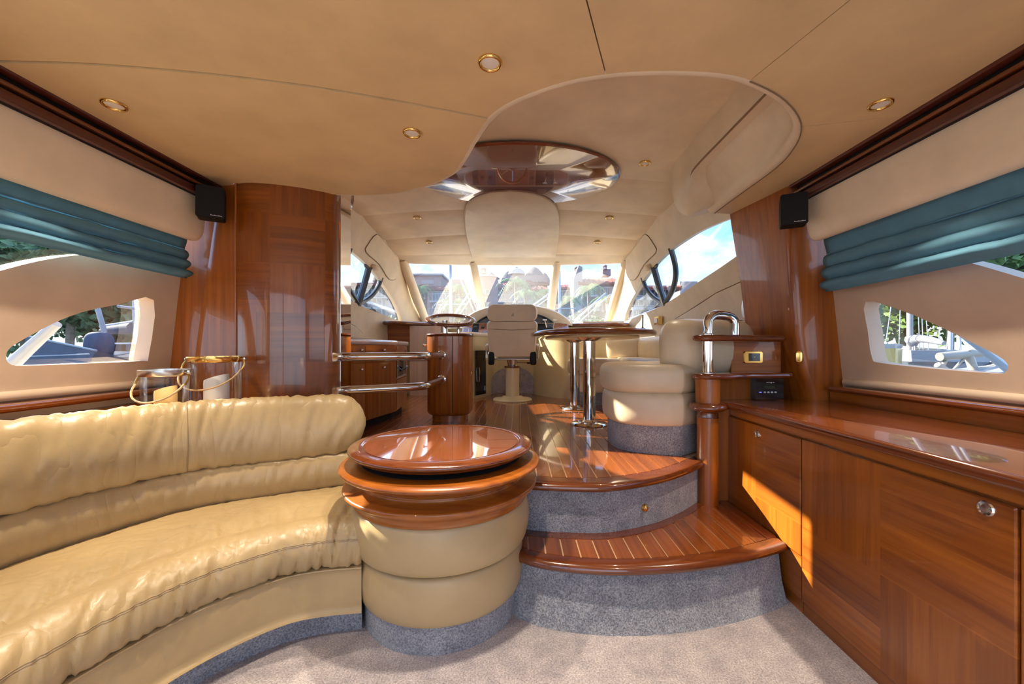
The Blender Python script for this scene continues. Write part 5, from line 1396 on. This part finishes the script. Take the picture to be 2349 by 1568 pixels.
m = MB(); p = at(1185, 630, 62); m.lathe([(1.35, 0), (1.2, .5), (.7, .9), (.1, 1.05)], p, 20); m.build('dome', M['stucco_white'], bB); lantern(bB, 1185, 624, 62, .6)
for x0, x1, y0, y1 in ((1106, 1122, 664, 676), (1136, 1158, 668, 690), (1215, 1240, 669, 690), (1105, 1120, 692, 706), (1136, 1158, 700, 718), (1170, 1205, 672, 690)): pwin(bB, x0, x1, y0, y1, 57.9 if x0 > 1125 else 55.15, x0 > 1130)
bC = thing('resort_building', at(1370, 800, 50), 'salmon villa with white gable and broad red tiled roof right of centre', 'building', 'resort buildings along the quay')
pbox(bC, 1316, 1440, 650, 850, 50, 10, M['peach'], 'wall'); roof(bC, 1336, 1432, 626, 649, 49.5, 9, .5, .12)
a, b = at(1316, 640, 49.2), at(1336, 612, 49.2); m = MB(); m.add([(a.x, 49.2, -1), (b.x, 49.2, -1), (b.x, 49.2, b.z), (lerp(a.x, b.x, .6), 49.2, b.z + .2), (a.x, 49.2, a.z)] + [(a.x, 55, -1), (b.x, 55, -1), (b.x, 55, b.z), (lerp(a.x, b.x, .6), 55, b.z + .2), (a.x, 55, a.z)], [(0, 1, 2, 3, 4), (9, 8, 7, 6, 5), (0, 5, 6, 1), (1, 6, 7, 2), (2, 7, 8, 3), (3, 8, 9, 4), (4, 9, 5, 0)]); m.build('gable', M['stucco_white'], bC, smooth=0)
pbox(bC, 1383, 1401, 617, 632, 54, 1.5, M['peach2'], 'chimney'); lantern(bC, 1388, 618, 54, .5); lantern(bC, 1322, 622, 52, .45)
pbox(bC, 1272, 1320, 660, 850, 54, 8, M['peach2'], 'wall'); roof(bC, 1274, 1318, 645, 660, 53.5, 7)
for x0, x1, y0, y1 in ((1346, 1366, 660, 676), (1378, 1398, 660, 676), (1346, 1366, 692, 708), (1286, 1304, 668, 682), (1380, 1396, 694, 710)): pwin(bC, x0, x1, y0, y1, 49.9 if x0 > 1330 else 53.9)
bD = thing('resort_building', at(1490, 800, 34), 'balconied block with red eaves seen through the starboard side window', 'building', 'resort buildings along the quay')
pbox(bD, 1446, 1530, 660, 850, 34, 10, M['peach2'], 'wall'); roof(bD, 1446, 1536, 640, 661, 33.5, 9, .7, .2); pbox(bD, 1560, 1600, 645, 850, 60, 8, M['stucco_white'], 'wall')
for y in (668, 690, 712):
    for x0 in (1452, 1476, 1500): pwin(bD, x0, x0 + 15, y, y + 13, 33.9)
bE = thing('resort_building', at(870, 800, 38), 'hazy rose block with balconies seen through the port side window', 'building', 'resort buildings along the quay')
pbox(bE, 770, 905, 652, 850, 38, 10, M['peach2'], 'wall'); roof(bE, 776, 905, 636, 653, 37.5, 9, .6, .1); cone(bE, 868, 612, 640, 20, 44)
for y in (664, 688, 710):
    for x0 in (808, 838, 868): pwin(bE, x0, x0 + 18, y, y + 14, 37.9)
aw = thing('green_awning', at(1190, 800, 41), 'long green awning in front of the central resort block', 'awning')
a, b = at(1120, 712, 40), at(1268, 690, 40); m = MB(); m.grid([[(lerp(a.x, b.x, i / 12), 40 + .5 * dy, lerp(a.z, b.z, i / 12) + .1 * math.sin(i * .9) + dz) for i in range(13)] for dy, dz in ((0, -.6), (1, .3), (5, .5))])
m.build('cloth', plain('awning_green', (.03, .13, .09), .7, var=.1), aw)
for q in (a, b):
    m = MB(); m.tube([(q.x, 42.2, -.4), (q.x, 42.2, q.z + .45)], .08, 8); m.build('post', M['stucco_white'], aw)

# ------------------------------------------------------------------ planting
def foliage(c, r, n, size, seed):
    rnd = random.Random(seed); v, f_ = [], []
    for i in range(n):
        while True:
            p = Vector((rnd.uniform(-1, 1), rnd.uniform(-1, 1), rnd.uniform(-1, 1)))
            if .25 < p.length < 1: break
        k = .72 + .38 * noise.noise(p * 2.3 + Vector((seed, 0, 0)))
        p = Vector((p.x * r[0] * k, p.y * r[1] * k, p.z * r[2] * k)) + Vector(c)
        a = Vector((rnd.gauss(0, 1), rnd.gauss(0, 1), rnd.gauss(0, .7))).normalized(); b = a.cross(Vector((rnd.gauss(0, 1), rnd.gauss(0, 1), rnd.gauss(0, 1)))).normalized()
        s_ = size * rnd.uniform(.6, 1.3); o = len(v)
        v += [p - a * s_, p + b * s_ * .45, p + a * s_, p - b * s_ * .45]; f_.append((o, o + 1, o + 2, o + 3))
    m = MB(); m.add(v, f_); return m
def tree(loc, h, r, label, mt, n=2200, size=.28, seed=1, cat='tree', group='trees along the shore'):
    t = thing('leafy_tree' if cat == 'tree' else 'bush', loc, label, cat, group)
    b = Vector(loc)
    m = MB(); m.tube([b, b + Vector((.1, 0, h * .35)), b + Vector((-.1, .1, h * .62))], [.16, .13, .07], 8); m.build('trunk', M['trunk'], t)
    o = foliage(b + Vector((0, 0, h * .60)), (r, r, h * .48), n, size, seed).build('foliage', mt, t, smooth=0); o['kind'] = 'stuff'
    return t
def palm(x, ytop, Y, label, seed, size=1.0):
    rnd = random.Random(seed); top = at(x, ytop, Y); base = Vector((top.x + rnd.uniform(-.5, .5), Y, -.4))
    t = thing('palm_tree', base, label, 'palm tree', 'palms in front of the resort')
    m = MB(); m.tube([base.lerp(top, k / 6) + Vector((.15 * math.sin(k * .7), 0, 0)) for k in range(7)], [.22, .19, .17, .16, .15, .14, .12], 8); m.build('trunk', M['trunk'], t)
    for i in range(15):
        a = 2 * math.pi * i / 15 + rnd.uniform(-.2, .2); L = size * rnd.uniform(1.15, 1.75); up_ = rnd.uniform(.25, 1.0)
        d = Vector((math.cos(a), math.sin(a), 0)); sp_ = []
        for k in range(9):
            u = k / 8; sp_.append(top + d * L * u + Vector((0, 0, L * (up_ * u - 1.15 * u * u))))
        v, f_ = [], []
        side = Vector((-d.y, d.x, 0))
        for k in range(8):
            for s_ in (-1, 1):
                for q in (0, .5):
                    p0 = sp_[k].lerp(sp_[k + 1], q); p1 = sp_[k].lerp(sp_[k + 1], q + .3); w = .42 * size * math.sin(math.pi * min(1, (k + q) / 8 * .85 + .12))
                    tip = p0.lerp(p1, 1.6) + side * s_ * w + Vector((0, 0, -w * .55)); o = len(v); v += [p0, p1, tip]; f_.append((o, o + 1, o + 2))
        m = MB(); m.add(v, f_); m.build('frond', M['palm'], t, smooth=0)
for i, (x, y, Y, sz, lb) in enumerate(((1185, 652, 38, 1.25, 'tallest palm before the central thatched block'), (1208, 678, 36, 1.0, 'shorter palm just right of the tallest palm'), (1058, 668, 37, 1.35, 'palm beside the port windscreen mullion'), (1040, 700, 35, 1.1, 'low palm under the port mast'),
                                   (1352, 664, 38, 1.2, 'palm before the white gabled villa'), (1308, 690, 36, 1.0, 'small palm right of the starboard mullion'), (1252, 672, 37, 1.0, 'palm left of the starboard mullion'), (1388, 690, 35, 1.0, 'low palm at the lower starboard windscreen corner'), (965, 664, 40, 1.0, 'palm before the rooftop pergola block'))):
    palm(x, y - 6, Y, lb, 40 + i, sz)
for i, (x, Y, h, r, lb) in enumerate(((905, 30, 4.2, 1.7, 'bright green bush in the port side window'), (1320, 30, 4.6, 2.6, 'wide bush low in the starboard windscreen pane'), (1375, 31, 4.4, 2.2, 'bush at the starboard windscreen corner'), (1060, 32, 4.4, 1.9, 'bush low in the port windscreen pane'), (1165, 34, 4.8, 1.7, 'bush below the central palms'), (1240, 34, 4.6, 1.4, 'bush left of the starboard mullion'), (1528, 30, 4.9, 1.5, 'bush low in the starboard side window'))):
    p = at(x, 800, Y); tree((p.x, Y, -.4), h, r, lb, M['leaf'] if i % 2 == 0 else M['leaf2'], 1500, .17, 60 + i, 'bush', 'bushes along the quay')
# tree bank abreast, port and starboard
ORD = ['the aftmost', 'the second from aft', 'the middle', 'the second from forward', 'the foremost']
for i in range(5):
    t = -1.36 + i * .115; Y = 17.0 + (i % 2) * 3.4
    tree((t * Y, Y, -.6), 8.4 + (i % 3) * .7, 2.7, 'leafy tree, %s of the bank behind the port side boats' % ORD[i], M['leaf2'], 7000, .27, 80 + i, group='trees behind the port side boats')
for i in range(5):
    t = 1.31 - i * .115; Y = 19.0 + (i % 2) * 3.6
    tree((t * Y, Y, -.6), 10.8 + (i % 3) * .7, 3.1, 'leafy tree, %s of the bank behind the starboard sailboats' % ORD[i], M['leaf'], 8000, .30, 100 + i, group='trees behind the starboard sailboats')

# ------------------------------------------------------------------ masts and rails over the bow
def mast(x, yt, Y, label, r=.09):
    t = at(x, yt, Y); o = thing('sailboat_mast', (t.x, Y, -1.1), label, 'mast', 'masts ahead of the bow')
    m = MB(); m.tube([(t.x + .1, Y, -1.1), (t.x, Y, t.z)], r, 10); m.build('pole', M['mast'], o)
    m = MB(); m.tube([(t.x, Y, t.z), (t.x, Y, t.z + .5)], .02, 6); m.build('masthead_aerial', M['mast'], o)
    m = MB(); m.tube([(t.x - 1.0, Y, t.z * .62), (t.x + 1.0, Y, t.z * .62)], .03, 6); m.build('spreader', M['mast'], o)
mast(1033, 607, 24, 'white mast rising in the port windscreen pane', .085); mast(1283, 622, 24, 'white mast just right of the starboard windscreen mullion', .085)
def pulpit(pts, lb, feet):
    o = thing('bow_rail', Vector(pts[0]), lb, 'rail', 'stainless rails over the bow'); m = MB(); m.tube(pts, .020, 8); m.build('tube', M['mast'], o)
    m = MB(); m.tube([Vector(p) + Vector((.10, 0, -.02)) for p in pts], .012, 8); m.build('lower_tube', M['mast'], o)
    for k in feet:
        p = Vector(pts[k]); m = MB(); m.tube([p, (p.x, p.y, 1.5)], .014, 8); m.build('stanchion', M['mast'], o)
pulpit([at(1318, 735, 8.0), at(1390, 672, 8.0)], 'slanting steel rail in the starboard windscreen pane', (0,)); pulpit([at(1215, 705, 9.5), at(1262, 672, 9.5)], 'slanting steel rail left of the starboard mullion', (0,))
pulpit([at(1042, 722, 9.0), at(1088, 655, 9.0)], 'slanting steel rail left of the port mullion', (0,)); pulpit([at(1090, 720, 10.0), at(1056, 640, 10.0)], 'forestay wire leaning in the port windscreen pane', (0,))
pulpit([at(835, 690, 7.0), at(930, 722, 7.0)], 'white deck rail seen low in the port side window', (1,)); pulpit([at(1436, 735, 7.0), at(1530, 700, 7.0)], 'white deck rail seen low in the starboard side window', (0,))

# ------------------------------------------------------------------ moored boats
def hull(o, a, b, w, z0, z1, mt, name='hull', sheer=.25):
    a, b = Vector(a), Vector(b); d = (b - a); L = d.length; d.normalize(); n = Vector((-d.y, d.x)); rows = []
    for i in range(15):
        t = i / 14; k = math.sin(math.pi * min(1, .12 + t * .88) * .5 if t < .2 else math.pi * (.5 + .5 * max(0, (t - .45) / .55) ** 1.6)) if t > .45 else 1.0
        k = 1.0 if t < .45 else max(.02, math.cos(math.pi / 2 * ((t - .45) / .55) ** 1.5))
        c = a + d * L * t; zt = z1 + sheer * max(0, t - .3) ** 1.5
        rows.append([(c.x + n.x * w * k * s_, c.y + n.y * w * k * s_, z) for s_, z in ((-1, zt), (-.92, lerp(z0, zt, .5)), (-.6, z0), (.6, z0), (.92, lerp(z0, zt, .5)), (1, zt))])
    m = MB(); m.grid(rows, close_row=True, caps=True); return m.build(name, mt, o, smooth=50)
# starboard: long white ketch hull and yellow bow
Y = 13.5
b1 = thing('sailboat', at(2095, 830, Y), 'long white sailboat with mast and furled boom beyond the starboard window', 'sailboat', 'boats moored to starboard')
p, q = at(2180, 830, 12.0), at(2043, 828, 14.5)
hull(b1, (p.x, p.y), (q.x, q.y), 1.0, -1.1, at(2090, 803, 13.6).z, M['boat_white']); hull(b1, (p.x, p.y), (q.x, q.y), 1.01, -1.1, at(2090, 826, 13.6).z, M['canvas_navy'], 'boot_stripe', .1)
for x in (2092, 2118, 2146):
    c = at(x, 813, 12.35 + (2180 - x) * .012); m = MB(); m.cushion((c.x, c.y - .02, c.z), (.14, .14, .09), 2, 14, 8, 2); m.build('porthole', M['black'], b1)
c = at(2087, 800, 13.4); m = MB(); m.tube([(c.x, c.y, .6), (c.x, c.y, 9)], .085, 10); m.build('mast', M['boat_white'], b1)
e1, e2 = at(2090, 783, 13.4), at(2165, 787, 12.4); m = MB(); m.tube([e1.lerp(e2, t / 6) + Vector((0, 0, .16 * math.sin(math.pi * t / 6) ** .5 * (1 - t / 8))) for t in range(7)], [.22, .15, .13, .12, .11, .10, .07], 10); m.build('furled_sail', M['boat_white'], b1)
for x, xb in ((2070, 2062), (2100, 2110), (2108, 2118), (2112, 2130), (2064, 2030)):
    m = MB(); m.tube([at(x, 560, 13.4), at(xb, 800, 13.4)], .014, 6); m.build('rigging_wire', M['mast'], b1)
m = MB(); m.box(tuple(at(2100, 808, 13.2)), tuple(at(2150, 800, 12.5) + Vector((.0, 1.4, .1)))); m.build('cabin', M['boat_white'], b1, smooth=0)
b2 = thing('motorboat', at(2025, 832, 11.3), 'yellow and white bow of a boat at the forward edge of starboard window', 'boat', 'boats moored to starboard')
p, q = at(1930, 835, 12.6), at(2053, 835, 11.0)
hull(b2, (p.x, p.y), (q.x, q.y), .9, -1.1, at(2020, 803, 11.3).z, M['boat_yellow'], sheer=.1); hull(b2, (p.x, p.y), (q.x, q.y), .95, at(2020, 804, 11.3).z - .02, at(2020, 793, 11.3).z, M['boat_white'], 'gunwale', .1)
m = MB(); m.tube([at(1990, 780, 11.5), at(2030, 790, 11.2), at(2044, 796, 11.05)], .025, 8); m.build('bow_rail', M['boat_white'], b2)
for x, Yq, lb in ((2180, 14.5, 'bare mast behind the long white starboard sailboat'), (2200, 15.5, 'rearmost bare mast right of the starboard sailboat')):
    o = thing('sailboat_mast', at(x, 830, Yq), lb, 'mast', 'masts to starboard'); c = at(x, 800, Yq); m = MB(); m.tube([(c.x, c.y, -1), (c.x, c.y, 9)], .07, 8); m.build('pole', M['mast'], o)
    for dx in (-30, 24): m = MB(); m.tube([at(x + dx * .1, 560, Yq), at(x + dx, 810, Yq)], .014, 6); m.build('rigging_wire', M['mast'], o)
dv = thing('tender', at(2240, 860, 6.5), 'small tender with cream tubular frame beyond the starboard window', 'tender', 'boats moored to starboard')
for a, b, r in (((2155, 818), (2275, 806), .07), ((2218, 802), (2236, 856), .06), ((2152, 856), (2175, 815), .03), ((2185, 850), (2226, 806), .02), ((2236, 850), (2292, 838), .045), ((2150, 836), (2168, 848), .05)):
    m = MB(); m.tube([at(*a, 6.5), at(*b, 6.5)], r, 10); m.build('tube', M['gel2'], dv)
p, q = at(2150, 860, 6.6), at(2320, 860, 6.3); hull(dv, (p.x, p.y), (q.x, q.y), .5, -1.1, at(2236, 853, 6.5).z, M['boat_white'])
st_ = thing('canopy_stay', at(2290, 850, 2.25), 'silver slanting canopy stay at the aft end of starboard window', 'stay')
e1, e2 = at(2210, 765, 2.25), at(2320, 852, 2.25); m = MB(); m.tube([e1, e2, e2 + (e2 - e1).normalized() * .16], .022, 10); m.build('tube', M['mast'], st_)
m = MB(); e3 = e2 + (e2 - e1).normalized() * .16; m.lathe([(.05, 0), (.05, .01), (.02, .02), (.02, e3.z - .98)], (e3.x, e3.y, .98), 16); m.build('foot', M['mast'], st_)
# port: navy covered boat, white yacht with mast and boom
b3 = thing('covered_boat', at(120, 830, 7.5), 'boat under a navy canvas cover beyond the port window', 'boat', 'boats moored to port')
q = [at(40, 850, 7.2), at(60, 770, 7.4), at(222, 804, 7.6), at(190, 850, 7.4)]
m = MB(); m.add([p_ for p_ in q] + [p_ + Vector((-.8, 1.6, -.25)) for p_ in q], [(0, 1, 2, 3), (7, 6, 5, 4), (0, 4, 5, 1), (1, 5, 6, 2), (2, 6, 7, 3), (3, 7, 4, 0)]); m.build('cover', M['canvas_navy'], b3, smooth=0)
m = MB(); m.tube([q[1], q[2]], .02, 8); m.build('cover_edge', M['boat_white'], b3); m = MB(); m.tube([at(45, 818, 7.2), at(205, 812, 7.4)], .012, 8); m.build('cover_seam', M['boat_white'], b3)
b4 = thing('sailboat', at(290, 820, 9.5), 'white sailboat with leaning mast and blue sail cover beyond the port window', 'sailboat', 'boats moored to port')
p, q = at(180, 830, 12.3), at(390, 835, 9.7)
hull(b4, (p.x, p.y), (q.x, q.y), .9, -1.1, at(290, 808, 9.8).z, M['boat_white'])
m = MB(); a, b = at(255, 808, 10.2), at(345, 808, 9.6); zt = at(300, 786, 9.8).z; m.grid([[(a.x, a.y - .4, a.z - .1), (b.x, b.y - .4, a.z - .1), (b.x, b.y + .5, a.z - .1), (a.x, a.y + .5, a.z - .1)], [(a.x + .1, a.y - .35, zt), (b.x - .1, b.y - .35, zt), (b.x - .1, b.y + .45, zt), (a.x + .1, a.y + .45, zt)]], close_row=True, caps=True); m.build('cabin', M['boat_white'], b4, smooth=0)
for x in (264, 284, 304, 324):
    c = at(x, 797, 9.3); m = MB(); m.box((c.x, c.y - .05, c.z - .08), (c.x + .30, c.y + .02, c.z + .08)); m.build('cabin_window', M['pane_far'], b4, smooth=0)
m = MB(); m.tube([at(255, 815, 9.2), at(222, 700, 9.2), at(200, 600, 9.2)], .05, 10); m.build('mast', M['boat_white'], b4)
m = MB(); m.tube([at(311, 790, 9.6), at(308, 560, 9.6)], .05, 10); m.build('mast', M['mast'], b4)
e1, e2 = at(308, 752, 9.6), at(232, 758, 10.2); m = MB(); m.tube([e1.lerp(e2, t / 6) for t in range(7)], [.15, .14, .13, .12, .11, .10, .05], 10); m.build('sail_cover', M['canvas_blue'], b4)
m = MB(); m.tube([e1 + Vector((0, 0, .15)), e2 + Vector((0, 0, .10))], .045, 8); m.build('furled_sail', M['boat_white'], b4)
m = MB(); c = at(227, 792, 9.0); m.cushion(c, (.5, .4, .62), 3, 20, 12, 3); m.build('wheel_cover', M['canvas_blue'], b4)
m = MB(); m.tube([at(262, 815, 8.8), at(345, 800, 8.6)], .02, 8); m.build('rail', M['mast'], b4); m = MB(); m.tube([at(270, 702, 9), at(350, 712, 9)], .03, 8); m.build('spreader', M['boat_white'], b4)
st2 = thing('canopy_stay', at(20, 830, 2.2), 'broad white slanting canopy stay at the aft end of port window', 'stay')
e1, e2 = at(130, 742, 2.2), at(28, 835, 2.2); e3 = e2 + (e2 - e1).normalized() * .14
m = MB(); m.tube([e3, e2, at(60, 805, 2.2), e1], [.034, .033, .030, .024], 10); m.build('tube', M['boat_white'], st2)
m = MB(); m.lathe([(.06, 0), (.06, .01), (.03, .02), (.03, max(.03, e3.z - .98))], (e3.x, e3.y, .98), 16); m.build('foot', M['boat_white'], st2)
